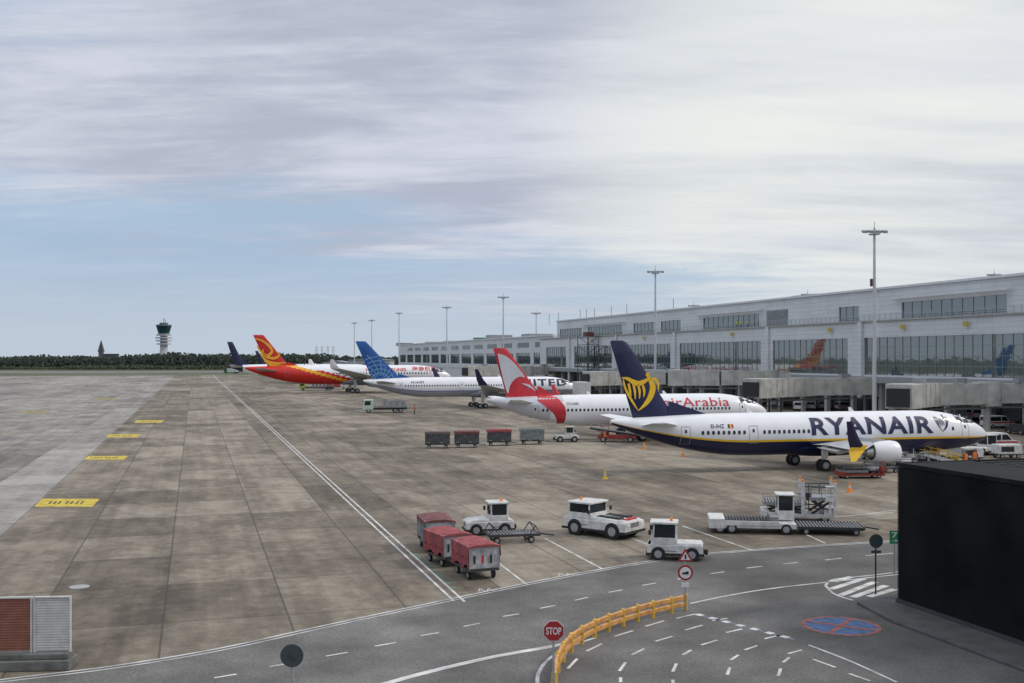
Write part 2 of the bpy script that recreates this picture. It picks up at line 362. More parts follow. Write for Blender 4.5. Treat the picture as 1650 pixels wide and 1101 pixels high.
h3=rad(16.8);O3=(-7.3,226);g3=M(O3,h3,-1.8)
ua_,ub_=g3(820,615)[0],g3(914,615)[0]
r3,s3,f3,p3=aircraft('passenger_jet','white jet with blue globe tail, third from the camera',O3,h3,dict(
  R=1.9,Hh=2.1,ln=22.8,lt=24.6,zc=4.45,bands=[(-.35,0),(-.42,0)],nx=44,matf=lambda s,q:0 if s>-.35 else(1 if s>-.42 else 2),mats=[WHITE,UBLUE,UGREY],bellym=UGREY,
  wz=4.8,wx0=-16,wx1=18,wp=.56,doors=[-17,-4,19.6],cz=5.0,wlm=NAVY,wskip=(ua_-.3,ub_+.3),
  fin=[(573,551),(590,551),(647,606),(600,617),(664,609)],finm=UBLUE,
  wing=[(1.2,9.0,8.4,3.4,1.0),(6.5,5.0,5.6,3.8,.6),(18.4,-2.8,1.9,5.2,.25)],wl=3.2,
  stab=[(.6,-17.6,4.2,5.3,.35),(7.6,-21.6,1.6,5.9,.12)],eng=(6.5,9.6,2.4,1.25,5.2),engm=WHITE,gy=3.65,wr=.52,bogie=True,ngd=5.5))
text('UNITED',ua_,ub_,4.55,6.05,lambda x,z:s3(x,z,.06),'livery_lettering',NAVY,r3,bold=.025,step=.4,space=1.15)
text('N14107',g3(663,617)[0],g3(684,617)[0],5.3,5.75,lambda x,z:s3(x,z,.05),'registration',NAVY,r3,bold=.01)
fm=M(O3,h3,0);q=[];cx,cz=fm(612,613)
tp=[fm(575,553),fm(590,553),fm(643,603),fm(600,612)]
def infin(p):
    x,z=p;q_=(z-tp[3][1])/(tp[0][1]-tp[3][1]);return 0<=q_<=.97 and tp[3][0]+(tp[0][0]-tp[3][0])*q_<x<tp[2][0]+(tp[1][0]-tp[2][0])*q_
for R_ in(1.6,2.5,3.4,4.3,5.2):
    a=[(cx+R_*1.15*cos(t*pi/40),cz+R_*sin(t*pi/40)*.95) for t in range(0,41)]
    for i in range(40):
        if infin(a[i]) and infin(a[i+1]): q+=stroke([a[i],a[i+1]],[.13,.13])
for k in range(8):
    t=rad(18+k*20);p=[(cx+(1+.7*j)*cos(t+.05*j),cz+(1+.7*j)*sin(t+.05*j)) for j in range(8)]
    for i in range(7):
        if infin(p[i]) and infin(p[i+1]): q+=stroke([p[i],p[i+1]],[.13,.13])
decal(q,lambda x,z:f3(x,z)-.02,'tail_globe_lines',LBLUE,r3,0)
h4=rad(16.8);O4=(-49,324)
def mf4(s,q):
    e=.18+.16*(1-s)
    if q<e: return 1
    if q<e+.05: return 2
    if q<e+.09 and s<.5: return 1
    return 0
g4=M(O4,h4,-2.8)
r4,s4,f4,p4=aircraft('passenger_jet','widebody jet with red tail and golden swirls, fourth from the camera',O4,h4,dict(
  R=2.9,ln=31,lt=32,zc=5.5,nx=120,matf=mf4,mats=[WHITE,HRED,HYEL],bellym=UGREY,
  wz=5.9,wx0=-6,wx1=24,wp=.9,ws=.4,wh=.5,doors=[-20,-6,8,24],cz=6.2,wlm=WHITE,
  fin=[(408,541),(425,540),(467,586),(432,602),(482,590)],finm=HRED,
  wing=[(2,12,12,4.2,1.5),(9,6,7.6,4.9,.9),(28,-7.5,2.6,7.6,.3)],wl=2.6,
  stab=[(.8,-22,6,6.6,.5),(9.6,-27.5,2.2,7.6,.15)],eng=(9.8,11,3.0,1.75,6),engm=WHITE,gy=5,wr=.68,bogie=True,ngd=6))
text('海南航空',g4(664,595)[0],g4(705,595)[0],6.5,8.0,lambda x,z:s4(x,z,.06),'livery_lettering',HRED,r4,bold=.01,step=.5)
text('HAINAN AIRLINES',g4(590,595)[0],g4(655,595)[0],6.5,7.5,lambda x,z:s4(x,z,.06),'livery_lettering',HRED,r4,bold=.015,step=.5)
fm=M(O4,h4,0);q=[]
for P_ in([(411,546),(422,549),(434,558),(438,567),(431,573),(424,569),(424,562)],[(414,557),(421,568),(432,576),(444,577),(450,571),(444,566)],[(420,571),(430,582),(446,586),(460,584)],[(426,582),(440,590),(458,591),(470,595)]):
    q+=stroke([fm(*p) for p in P_],[.3,.8,.75,.2])
decal(q,lambda x,z:f4(x,z)-.02,'golden_tail_swirl',HYEL,r4,.8)
h5=rad(16.8);O5=(-90,446)
r5,s5,f5,p5=aircraft('passenger_jet','distant white jet with plain dark navy tail, farthest left in the row',O5,h5,dict(
  R=2.8,ln=29,lt=29,zc=5.2,nx=30,matf=lambda s,q:1 if q<.1 else 0,mats=[WHITE,NAVY],bellym=UGREY,
  wz=5.7,wx0=-16,wx1=22,wp=1.2,ws=.4,wh=.5,doors=[-18,24],cz=5.9,wlm=NAVY,
  fin=[(366,552),(375,551),(394,577),(378,583),(402,579)],finm=NAVY,
  wing=[(2,12,12,4.0,1.5),(9,6,7.6,4.7,.9),(28,-7.5,2.6,7.2,.3)],wl=2.6,
  stab=[(.8,-22,6,6.6,.5),(9.6,-26,2.2,7.6,.15)],eng=(9.8,10,2.8,1.7,6),engm=WHITE,gy=5,wr=.68,ngd=6))
g5=M(O5,h5,-2.7)
text('brussels',g5(461,584)[0],g5(497,584)[0],6.4,8.2,lambda x,z:s5(x,z,.08),'livery_lettering',NAVY,r5,bold=.03,step=.6)
text('airlines',g5(499,584)[0],g5(518,584)[0],6.6,7.6,lambda x,z:s5(x,z,.08),'livery_lettering',NAVY,r5,bold=.0,step=.6)
h6=rad(16.8);O6=(-94,540)
aircraft('passenger_jet','distant jet whose small navy tail rises just left of the red tail',O6,h6,dict(
  R=2.4,ln=24,lt=30,zc=5,nx=24,matf=lambda s,q:0,mats=[WHITE],bellym=UGREY,wz=5.7,wx0=-10,wx1=18,wp=1.6,ws=.4,wh=.5,doors=[20],cz=5.6,wlm=NAVY,
  fin=[(411,566),(416,566),(427,582),(419,586),(432,583)],finm=NAVY,
  wing=[(2,9,9,4.0,1.2),(8,5,6,4.4,.8),(20,-5,2,6,.3)],wl=2.6,stab=[(.8,-22,5,6.0,.5),(8,-26,2,7,.15)],eng=(7,9,2.5,1.4,5),engm=WHITE,gy=4,wr=.6,ngd=5))
# ---------------- ground
def gmat():
    m=bpy.data.materials.new('apron_concrete');m.use_nodes=True;nt=m.node_tree;N=nt.nodes;L=nt.links;b=N['Principled BSDF'];b.inputs['Roughness'].default_value=.8;b.inputs['Specular IOR Level'].default_value=.3
    def mt(op,a,b_=None,c=None,clamp=False):
        n=N.new('ShaderNodeMath');n.operation=op;n.use_clamp=clamp
        for i,x in enumerate((a,b_,c)):
            if x is None: continue
            if isinstance(x,(int,float)): n.inputs[i].default_value=x
            else: L.new(x,n.inputs[i])
        return n.outputs[0]
    tc=N.new('ShaderNodeTexCoord');sp=N.new('ShaderNodeSeparateXYZ');L.new(tc.outputs['Object'],sp.inputs[0]);X,Y=sp.outputs[0],sp.outputs[1]
    def noise(sx,sy,sc,det=6):
        mp=N.new('ShaderNodeMapping');mp.inputs['Scale'].default_value=(sx,sy,1);L.new(tc.outputs['Object'],mp.inputs[0])
        n=N.new('ShaderNodeTexNoise');n.inputs['Scale'].default_value=sc;n.inputs['Detail'].default_value=det;n.inputs['Roughness'].default_value=.62;L.new(mp.outputs[0],n.inputs['Vector']);return n.outputs['Fac']
    def slab(w,l,seed):
        a=mt('DIVIDE',mt('ADD',X,seed),w);c=mt('DIVIDE',Y,l)
        cb=N.new('ShaderNodeCombineXYZ');L.new(mt('FLOOR',a),cb.inputs[0]);L.new(mt('FLOOR',c),cb.inputs[1])
        wn=N.new('ShaderNodeTexWhiteNoise');wn.noise_dimensions='2D';L.new(cb.outputs[0],wn.inputs['Vector'])
        e1=mt('ABSOLUTE',mt('SUBTRACT',mt('FRACT',a),.5));e2=mt('ABSOLUTE',mt('SUBTRACT',mt('FRACT',c),.5))
        j=mt('MAXIMUM',mt('GREATER_THAN',e1,.5-.045/w),mt('GREATER_THAN',e2,.5-.045/l));return wn.outputs['Value'],j
    s_,j=slab(4.9,7.4,1.2)
    s2_,_=slab(14.7,44.4,1.2)
    s3_,_=slab(4.9,400,1.2)
    big=noise(1,.25,.05);mid=noise(1,.5,.35,8);fine=noise(1,1,6,4);streak=noise(1,.03,.9,4);blot=noise(1,1,1.3,7)
    f=mt('ADD',.17,mt('MULTIPLY',s_,.34));f=mt('ADD',f,mt('MULTIPLY',s2_,.26));f=mt('ADD',f,mt('MULTIPLY',s3_,.2))
    f=mt('ADD',f,mt('MULTIPLY',mt('SUBTRACT',big,.5),1.4));f=mt('ADD',f,mt('MULTIPLY',mt('SUBTRACT',mid,.5),1.5));f=mt('ADD',f,mt('MULTIPLY',mt('SUBTRACT',blot,.5),.9));f=mt('ADD',f,mt('MULTIPLY',mt('SUBTRACT',streak,.5),.7));f=mt('ADD',f,mt('MULTIPLY',mt('SUBTRACT',fine,.5),.45))
    r=N.new('ShaderNodeValToRGB');L.new(f,r.inputs[0]);e=r.color_ramp.elements
    e[0].position=.05;e[0].color=(.085,.07,.052,1);e[1].position=1.0;e[1].color=(.33,.29,.23,1)
    k=e.new(.5);k.color=(.178,.15,.114,1)
    r2=N.new('ShaderNodeValToRGB');L.new(f,r2.inputs[0]);e=r2.color_ramp.elements
    e[0].position=.05;e[0].color=(.14,.128,.115,1);e[1].position=1.0;e[1].color=(.40,.385,.365,1)
    lm=mt('MULTIPLY',mt('LESS_THAN',X,-10.9),mt('ADD',.25,mt('MULTIPLY',noise(1,.3,.09,4),.8)),clamp=True)
    mx=N.new('ShaderNodeMixRGB');L.new(lm,mx.inputs[0]);L.new(r.outputs[0],mx.inputs[1]);L.new(r2.outputs[0],mx.inputs[2])
    st=mt('MULTIPLY',mt('SUBTRACT',noise(1,.6,.22,5),.58,clamp=True),5,clamp=True)
    mx2=N.new('ShaderNodeMixRGB');mx2.blend_type='MULTIPLY';L.new(mt('MULTIPLY',st,.6),mx2.inputs[0]);L.new(mx.outputs[0],mx2.inputs[1]);mx2.inputs[2].default_value=(.45,.43,.4,1)
    mx3=N.new('ShaderNodeMixRGB');L.new(mt('MULTIPLY',j,.65),mx3.inputs[0]);L.new(mx2.outputs[0],mx3.inputs[1]);mx3.inputs[2].default_value=(.05,.045,.04,1)
    L.new(mx3.outputs[0],b.inputs['Base Color'])
    bp=N.new('ShaderNodeBump');bp.inputs['Strength'].default_value=.25;bp.inputs['Distance'].default_value=.02;L.new(fine,bp.inputs['Height']);L.new(bp.outputs[0],b.inputs['Normal'])
    return m
def sheet(name,pts,z,mat,rz=0):
    bm=bmesh.new();bm.faces.new([bm.verts.new((p[0],p[1],z)) for p in pts]);bmesh.ops.triangulate(bm,faces=bm.faces[:])
    for f in bm.faces:
        f.normal_update()
        if f.normal.z<0:f.normal_flip()
    me=bpy.data.meshes.new(name);bm.to_mesh(me);bm.free();me.materials.append(mat)
    o=bpy.data.objects.new(name,me);C.objects.link(o);o.rotation_euler.z=rz;return struct(o)
sheet('ground',[(-7000,-200),(7000,-200),(7000,9000),(-7000,9000)],-.05,pm('grass_ground',(.09,.105,.055),.95,0,.4,.01))
sheet('apron',[(-260,-60),(175,-60),(175,670),(-260,670)],0,gmat(),PHI)
sheet('runway',[(-900,790),(-60,790),(-60,840),(-900,840)],.01,pm('far_runway',(.24,.24,.24),.9),PHI*.3)
ASPH=pm('road_asphalt',(.152,.148,.139),.85,0,.35,.3,.3)
def asphm():
    m=ASPH;nt=m.node_tree;N=nt.nodes;L=nt.links;b=N['Principled BSDF'];r=[n for n in N if n.type=='VALTORGB'][0]
    tc=[n for n in N if n.type=='TEX_COORD'][0];n=N.new('ShaderNodeTexNoise');n.inputs['Scale'].default_value=9;n.inputs['Detail'].default_value=5;L.new(tc.outputs['Object'],n.inputs['Vector'])
    mp=N.new('ShaderNodeMapRange');mp.inputs[1].default_value=.3;mp.inputs[2].default_value=.7;mp.inputs[3].default_value=.72;mp.inputs[4].default_value=1.32;L.new(n.outputs[0],mp.inputs[0])
    n2=N.new('ShaderNodeTexNoise');n2.inputs['Scale'].default_value=.12;n2.inputs['Detail'].default_value=8;n2.inputs['Roughness'].default_value=.65;L.new(tc.outputs['Object'],n2.inputs['Vector'])
    mp2=N.new('ShaderNodeMapRange');mp2.inputs[1].default_value=.38;mp2.inputs[2].default_value=.62;mp2.inputs[3].default_value=.66;mp2.inputs[4].default_value=1.2;L.new(n2.outputs[0],mp2.inputs[0])
    # worn, darker toward the camera-side turning area
    sp=N.new('ShaderNodeSeparateXYZ');L.new(tc.outputs['Object'],sp.inputs[0]);mp3=N.new('ShaderNodeMapRange');mp3.inputs[1].default_value=-4;mp3.inputs[2].default_value=14;mp3.inputs[3].default_value=1.05;mp3.inputs[4].default_value=.72;L.new(sp.outputs[0],mp3.inputs[0])
    mu=N.new('ShaderNodeMath');mu.operation='MULTIPLY';L.new(mp.outputs[0],mu.inputs[0]);L.new(mp2.outputs[0],mu.inputs[1])
    mu2=N.new('ShaderNodeMath');mu2.operation='MULTIPLY';L.new(mu.outputs[0],mu2.inputs[0]);L.new(mp3.outputs[0],mu2.inputs[1])
    mx=N.new('ShaderNodeMixRGB');mx.blend_type='MULTIPLY';mx.inputs[0].default_value=1;L.new(r.outputs[0],mx.inputs[1]);L.new(mu2.outputs[0],mx.inputs[2]);L.new(mx.outputs[0],b.inputs['Base Color'])
asphm()
edge=[(-300,1135),(0,1096),(180,1074),(350,1046),(520,1009),(700,971),(860,938),(1000,912),(1130,893),(1290,881),(1450,871),(1700,858)]
ew=catmull([at(*p) for p in edge],8)
sheet('road',[tuple(p) for p in ew]+[(70,20),(40,8),(-40,8),(-50,20)],.006,ASPH)
RB={}
def ribbon(pts,w,z,key,smooth=True,off=0):
    P=[Vector(p) for p in pts]
    if smooth and len(P)>2:P=catmull(P,8)
    L=[];R=[];n=len(P)
    for i,p in enumerate(P):
        d=(P[min(i+1,n-1)]-P[max(i-1,0)]).normalized();a=Vector((-d.y,d.x));L.append(p+a*(off+w/2));R.append(p+a*(off-w/2))
    bm=RB.setdefault(key,bmesh.new())
    for i in range(n-1):
        bm.faces.new([bm.verts.new((q.x,q.y,z)) for q in(R[i],R[i+1],L[i+1],L[i])])
def poly(pts,z,key):
    bm=RB.setdefault(key,bmesh.new());f=bm.faces.new([bm.verts.new((p[0],p[1],z)) for p in pts]);f.normal_update()
    if f.normal.z<0:f.normal_flip()
def G(*ps): return [at(*p) for p in ps]
for v,u0_ in((11.25,44.5),(10.83,44.8)): ribbon([vu(v,u0_),vu(v,700)],.13,.012,'w')
ribbon(G(*edge),.12,.014,'w');ribbon(G(*edge),.09,.014,'w',off=-.30)
for a in [((345,1093),(381,1087)),((434,1075),(470,1069)),((525,1058),(560,1052)),((604,1042),(638,1036)),((678,1025),(707,1020)),((747,1010),(773,1005)),((810,994),(836,990)),((870,981),(895,976)),((926,968),(948,963)),((981,955),(1003,951)),((1035,944),(1057,940)),((1092,934),(1114,930)),((1145,925),(1167,922)),((1203,916),(1228,913)),((1262,909),(1286,907)),((1330,903),(1356,900)),((1395,896),(1440,892))]:
    ribbon(G(*a),.12,.014,'w')
ribbon(G((600,1108),(700,1081),(800,1058),(880,1044),(935,1033)),.30,.014,'w')
ribbon(G((1112,973),(1180,959),(1250,948),(1340,938),(1450,926)),.13,.014,'w')
ribbon(G((866,1108),(868,1085),(885,1062),(920,1042),(960,1028)),.13,.014,'w')
for a in[((1100,848),(1212,887)),((1012,866),(1050,880)),((878,868),(970,917)),((800,905),(848,942)),((1395,829),(1445,822)),((1280,853),(1330,876)),((1285,838),(1440,826))]: ribbon(G(*a),.13,.012,'w')
for i in range(9):
    t=i/9;a=(668+66*t,892+60*t);ribbon(G(a,(a[0]+4,a[1]+3)),.35,.010,'g')
for arc in [((915,1078),(930,1062)),((945,1050),(970,1038)),((990,1026),(1020,1017)),((1040,1010),(1070,1001)),((1090,997),(1120,990)),
  ((998,1082),(1008,1068)),((1018,1056),(1038,1046)),((1056,1034),(1084,1026)),((1104,1016),(1132,1008)),((1148,1001),(1172,997)),
  ((1084,1083),(1090,1070)),((1100,1056),(1114,1048)),((1130,1040),(1156,1032)),((1170,1020),(1196,1014)),
  ((1172,1088),(1176,1076)),((1178,1064),(1190,1056)),((1200,1048),(1220,1041)),((1232,1030),(1256,1024)),
  ((1254,1090),(1258,1078)),((1262,1068),(1272,1060)),((1270,1054),(1292,1048)),((1000,1100),(1000,1092)),((1085,1104),(1084,1096)),((1310,1063),(1346,1076)),((1368,1086),(1402,1098))]:
    ribbon(G(*arc),.11,.014,'w')
ribbon(G((1303,1040),(1370,1066),(1445,1100)),.11,.014,'w')
p0=Vector(at(1118,991));p1_=Vector(at(1292,1036));d=(p1_-p0);Ld=d.length;d.normalize();nrm=Vector((-d.y,d.x))
x=0
while x<Ld-.4:
    a=p0+d*x;poly([a,a+d*.34,a+d*.34+nrm*.3,a+nrm*.3],.014,'w')
    a=p0+d*(x+.36);poly([a,a+d*.3,a+d*.3+nrm*.22,a+nrm*.22],.014,'b2');x+=.72
c=Vector(at(1355,1009))
def disc(c,r0,r1,key,z,n=40):
    for i in range(n):
        a,b=2*pi*i/n,2*pi*(i+1)/n
        q=[c+Vector((cos(a),sin(a)))*r1,c+Vector((cos(b),sin(b)))*r1,c+Vector((cos(b),sin(b)))*max(r0,.001),c+Vector((cos(a),sin(a)))*max(r0,.001)];poly(q,z,key)
disc(c,0,1.35,'b',.014);disc(c,1.35,1.52,'r',.014)
for t in(45,135):
    t=rad(t+10);e=Vector((cos(t),sin(t)))*1.35;ribbon([c-e,c+e],.2,.018 if t<1.5 else .022,'r')
ribbon(G((1330,944),(1345,934),(1400,928),(1450,922)),.13,.014,'w');ribbon(G((1330,944),(1345,958),(1375,968)),.13,.014,'w')
for a in[((1342,938),(1372,930)),((1338,950),(1392,933)),((1354,960),(1410,938)),((1374,963),(1428,944)),((1400,962),(1442,950))]: ribbon(G(*a),.34,.0142,'w')
def boxmark(x0,x1,y0,y1,sk,ky='y'):
    q=G((x0,y1),(x1-sk,y1),(x1,y0),(x0+sk,y0));q=[Vector(p) for p in q];poly(q,.011,ky)
    c0=sum(q,Vector((0,0)))/4
    inner=[c0+(p-c0)*.8 for p in q]
    for t in(.14,.24,.34,.5,.6,.72,.82):
        a=inner[0].lerp(inner[1],t);b=inner[3].lerp(inner[2],t);ribbon([a.lerp(b,.28),a.lerp(b,.72)],(inner[1]-inner[0]).length*.045,.016,'k')
for b in((55,161,804,817,12),(135,207,735,741,8),(170,227,700,705,6),(216,264,677.5,681.5,4)): boxmark(*b)
for b in((32,80,662,665.5,5),(150,190,642,644.5,3)): boxmark(*b,'y2')
ribbon(G((161,806),(320,798),(470,794),(530,793)),.09,.012,'y2')
ribbon(G((0,702),(40,680),(100,655),(170,628),(260,604)),.2,.012,'y2');ribbon(G((0,728),(60,724),(137,727),(147,738)),.12,.012,'y2')
ribbon(G((0,664),(35,664)),.3,.012,'y2');ribbon(G((80,660),(150,655)),.2,.012,'y2');ribbon(G((95,679),(217,679)),.18,.012,'y2')
for i in range(40):
    x=50+i*15;ribbon(G((x,790-8*min(1,x/350)),(x+8,790-8*min(1,(x+8)/350))),.14,.012,'w2' if i%2 else 'r2')
ribbon([vu(-40,60),vu(-40,640)],.3,.012,'w2');ribbon([vu(-75,200),vu(-75,640)],.3,.012,'w2')
ribbon(G((420,668),(520,667),(585,664)),.25,.012,'w2');ribbon(G((330,765),(520,764),(760,768),(950,775)),.07,.012,'k2')
for nO in(O1,O2,O3,O4):
    a=Vector(nO);dd=Vector((cP,sP));ribbon([a-dd*14,a-dd*8,a+dd*20],.15,.011,'y2')
for key,mm in dict(w=WPAINT,w2=pm('faded_white',(.34,.32,.3),.8,0,.3,1),y=YPAINT,y2=YPAINT2,r=RPAINT,r2=pm('faded_red',(.22,.12,.1),.8),b=BPAINT,b2=pm('faded_blue',(.14,.17,.22),.8),g=GPAINT,k=pm('dark_marking',(.1,.085,.05),.8),k2=TMARK).items():
    if key in RB:
        me=bpy.data.meshes.new('road_markings');RB[key].to_mesh(me);me.materials.append(mm);o=bpy.data.objects.new('road_markings',me);C.objects.link(o);struct(o)
for t,(px,py) in(('AA',(782,951)),('AA',(910,926))):
    p=at(px,py);o=text(t,-.4,.4,-.3,.3,lambda x,z:0,'road_lettering',WPAINT,None,0,0)
    for v in o.data.vertices: v.co=Vector((v.co.x,v.co.z,0))
    o.location=(p[0],p[1],.016);o.rotation_euler=(0,0,rad(12));struct(o)
p=at(128,946);m=MB();m.cyl((p[0],p[1],-.02),(p[0],p[1],.02),.45,n=24);tag(m.build('manhole_cover',pm('pale_iron',(.35,.35,.34),.6)),'round pale manhole cover set in the concrete at lower left','manhole cover')
# ---------------- terminal
GL=bpy.data.materials.new('terminal_glass');GL.use_nodes=True
def glm():
    N=GL.node_tree.nodes;L=GL.node_tree.links;b=N['Principled BSDF'];b.inputs['Roughness'].default_value=.03;b.inputs['Specular IOR Level'].default_value=1.0
    b.inputs['IOR'].default_value=2.0
    tc=N.new('ShaderNodeTexCoord');n=N.new('ShaderNodeTexNoise');n.inputs['Scale'].default_value=.35;L.new(tc.outputs['Object'],n.inputs['Vector'])
    r=N.new('ShaderNodeValToRGB');r.color_ramp.elements[0].color=(.015,.028,.03,1);r.color_ramp.elements[1].color=(.07,.11,.11,1);L.new(n.outputs[0],r.inputs[0]);L.new(r.outputs[0],b.inputs['Base Color'])
    bp=N.new('ShaderNodeBump');bp.inputs['Strength'].default_value=.06;bp.inputs['Distance'].default_value=.1;n2=N.new('ShaderNodeTexNoise');n2.inputs['Scale'].default_value=.5;L.new(tc.outputs['Object'],n2.inputs['Vector']);L.new(n2.outputs[0],bp.inputs['Height']);L.new(bp.outputs[0],b.inputs['Normal'])
glm()
def cladm():
    m=bpy.data.materials.new('cladding_panels');m.use_nodes=True;N=m.node_tree.nodes;L=m.node_tree.links;b=N['Principled BSDF'];b.inputs['Roughness'].default_value=.4
    tc=N.new('ShaderNodeTexCoord');sp=N.new('ShaderNodeSeparateXYZ');L.new(tc.outputs['Object'],sp.inputs[0]);cb=N.new('ShaderNodeCombineXYZ');L.new(sp.outputs[1],cb.inputs[0]);L.new(sp.outputs[2],cb.inputs[1])
    br=N.new('ShaderNodeTexBrick');L.new(cb.outputs[0],br.inputs['Vector']);br.offset=0;br.inputs['Scale'].default_value=1;br.inputs['Brick Width'].default_value=3.2;br.inputs['Row Height'].default_value=.8;br.inputs['Mortar Size'].default_value=.025
    br.inputs['Color1'].default_value=(.67,.68,.69,1);br.inputs['Color2'].default_value=(.61,.62,.635,1);br.inputs['Mortar'].default_value=(.4,.41,.42,1)
    n=N.new('ShaderNodeTexNoise');n.inputs['Scale'].default_value=.15;n.inputs['Detail'].default_value=6;L.new(tc.outputs['Object'],n.inputs['Vector']);mp=N.new('ShaderNodeMapRange');mp.inputs[3].default_value=.82;mp.inputs[4].default_value=1.12;L.new(n.outputs[0],mp.inputs[0])
    mx=N.new('ShaderNodeMixRGB');mx.blend_type='MULTIPLY';mx.inputs[0].default_value=1;L.new(br.outputs[0],mx.inputs[1]);L.new(mp.outputs[0],mx.inputs[2]);L.new(mx.outputs[0],b.inputs['Base Color']);return m
CP=cladm();FRM=pm('window_frame_grey',(.26,.28,.29),.4,.3)
def glazing(root,v,u0,u1,z0,z1,du,dz):
    m=MB();m.box(v+.25,v+.3,u0,u1,z0,z1);g=m.build('window',GL,root)
    m=MB();n=max(1,round((u1-u0)/du));k=max(1,round((z1-z0)/dz))
    for i in range(n+1):
        y=u0+(u1-u0)*i/n;m.box(v+.17,v+.24,y-.03,y+.03,z0,z1)
    for i in range(k+1):
        z=z0+(z1-z0)*i/k;m.box(v+.19,v+.235,u0,u1,z-.04,z+.04)
    m.build('mullion',FRM,g);return g
def facade(root,v,u0,u1,z0,z1,wins,w0,w1,du,dz):
    wins=sorted([(max(a,u0),min(b,u1)) for a,b in wins if b>u0 and a<u1])
    m=MB();m.box(v,v+.3,u0,u1,z0,w0);m.box(v,v+.3,u0,u1,w1,z1);c=u0
    for a,b in wins:
        if a>c:m.box(v,v+.3,c,a,w0,w1)
        c=b
    if c<u1:m.box(v,v+.3,c,u1,w0,w1)
    m.build('facade_cladding',CP,root)
    for a,b in wins: glazing(root,v,a,b,w0,w1,du,dz)
T=thing('terminal_building','long pale airport pier with glass bands and open ground level behind the jets','building',(0,0,0),PHI)
u0,u1=62,U(870,115)
m=MB();m.box(115.32,165,u0,u1,6.6,17);m.build('lower_storey',CLAD,T)
m=MB();m.box(118.82,160,u0,u1-8,17.01,22.7);m.build('upper_storey',CLAD,T)
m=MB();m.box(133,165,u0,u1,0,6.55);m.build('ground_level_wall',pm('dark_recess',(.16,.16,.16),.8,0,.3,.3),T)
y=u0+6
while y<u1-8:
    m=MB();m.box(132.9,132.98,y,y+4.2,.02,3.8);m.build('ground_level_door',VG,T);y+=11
W1=lambda v,L:[(U(b,v),U(a,v)) for a,b in L]
facade(T,115,u0,u1,6.6,17,[(62,U(1392,115))]+W1(115,[(1245,1366),(1095,1226),(1003,1080),(925,986),(880,912)]),7.6,14.2,2.1,1.7)
facade(T,118.5,u0,u1-8,17.01,22.9,W1(118,[(1449,1618),(1348,1380),(1130,1220),(1062,1094),(1018,1052),(945,1000),(900,935)])+[(66,U(1665,118))],17.5,20.3,2.4,2.8)
m=MB();a,b=U(1266,118),U(1233,118);m.box(118.35,118.49,a,b,17.4,20.8);
for i in range(12):m.box(118.28,118.34,a,b,17.5+i*.27,17.6+i*.27)
m.build('louvre_panel',VG,T)
REDGE=pm('roof_edge',(.68,.69,.7),.5)
m=MB();m.box(118.1,160.3,u0,u1-8,22.91,23.3);m.build('roof',REDGE,T)
m=MB();m.box(114.6,118.4,u0,u1,17.01,17.25);m.build('terrace_slab',PCONC,T)
m=MB();y=u0
while y<u1:
    m.box(114.7,114.76,y,y+.06,17.26,18.3);y+=1.5
for z in(17.6,17.95,18.3):m.box(114.69,114.75,u0,u1,z-.03,z+.03)
m.build('terrace_railing',GALV,T)
y=u0+4
while y<u1:
    for xx in(115.4,124):
        m=MB();m.box(xx,xx+.8,y,y+.8,0,6.58);m.build('column',PCONC,T)
    y+=8.4
for px in(1388,1238,1088,994,918):
    m=MB();y=U(px,115);m.box(114.55,114.98,y-.6,y+.6,3.5,17);m.build('pilaster',CP,T)
m=MB();m.box(114.2,114.96,u0,u1,6.2,7.3);m.build('service_duct',pm('duct_grey',(.3,.31,.32),.6),T)
for a,b in W1(118,[(1440,1628),(1122,1228),(938,1006)]):
    m=MB();m.box(117.3,118.08,a,b,20.9,21.15);m.build('sun_canopy',REDGE,T)
for px in(1560,1458,1340,1182,1040,955):
    y=U(px,115);m=MB();m.box(114.4,114.54,y-.5,y+.5,15.5,16.3);g=m.build('gate_number_sign',pm('sign_yellow',(.5,.38,.05),.5),T)
T2=thing('terminal_wing','lower far wing of the pale terminal with dark window bands, beyond the tall block','building',(0,0,0),PHI)
ua,ub=u1+.5,640
m=MB();m.box(120.3,160,ua,ub,0,18.2);m.build('block',CLAD,T2)
facade(T2,120,ua,ub,6.0,18.4,[(ua+4+i*22,ua+22+i*22) for i in range(int((ub-ua)/22))],8,12.5,3,2.2)
for i in range(12):
    m=MB();m.box(119.9,119.99,ua+6+i*22,ua+20+i*22,14.6,16.4);m.build('upper_window',GLASS,T2)
m=MB();m.box(119.4,119.95,ua,ub,18.41,18.8);m.build('roof_edge',REDGE,T2)
for k,(px,w,hh,mm) in enumerate(((850,10,1.8,VG),(790,8,2.5,VG),(768,5,1.8,GRN),(720,10,1.2,VG),(690,8,1.4,VG),(660,14,1.0,VG),(642,6,2,VG))):
    y=U(px,125);m=MB();m.box(124,134,y-w/2,y+w/2,18.21,18.2+hh);m.build('roof_plant_box',mm,T2)
for k,(px,w,hh) in enumerate(((1600,8,1.2),(1300,10,1.8),(1120,8,1.5),(980,14,1.2))):
    y=U(px,135);m=MB();m.box(134,140,y-w/2,y+w/2,23.31,23.3+hh);m.build('roof_plant_box',VG,T)
for px in(885,900,935,945,958,985,1010,1085):
    m=MB();y=U(px,130);m.cyl((130,y,23.3),(130,y,27.5),.08,n=5);m.build('roof_antenna',DMETAL,T)
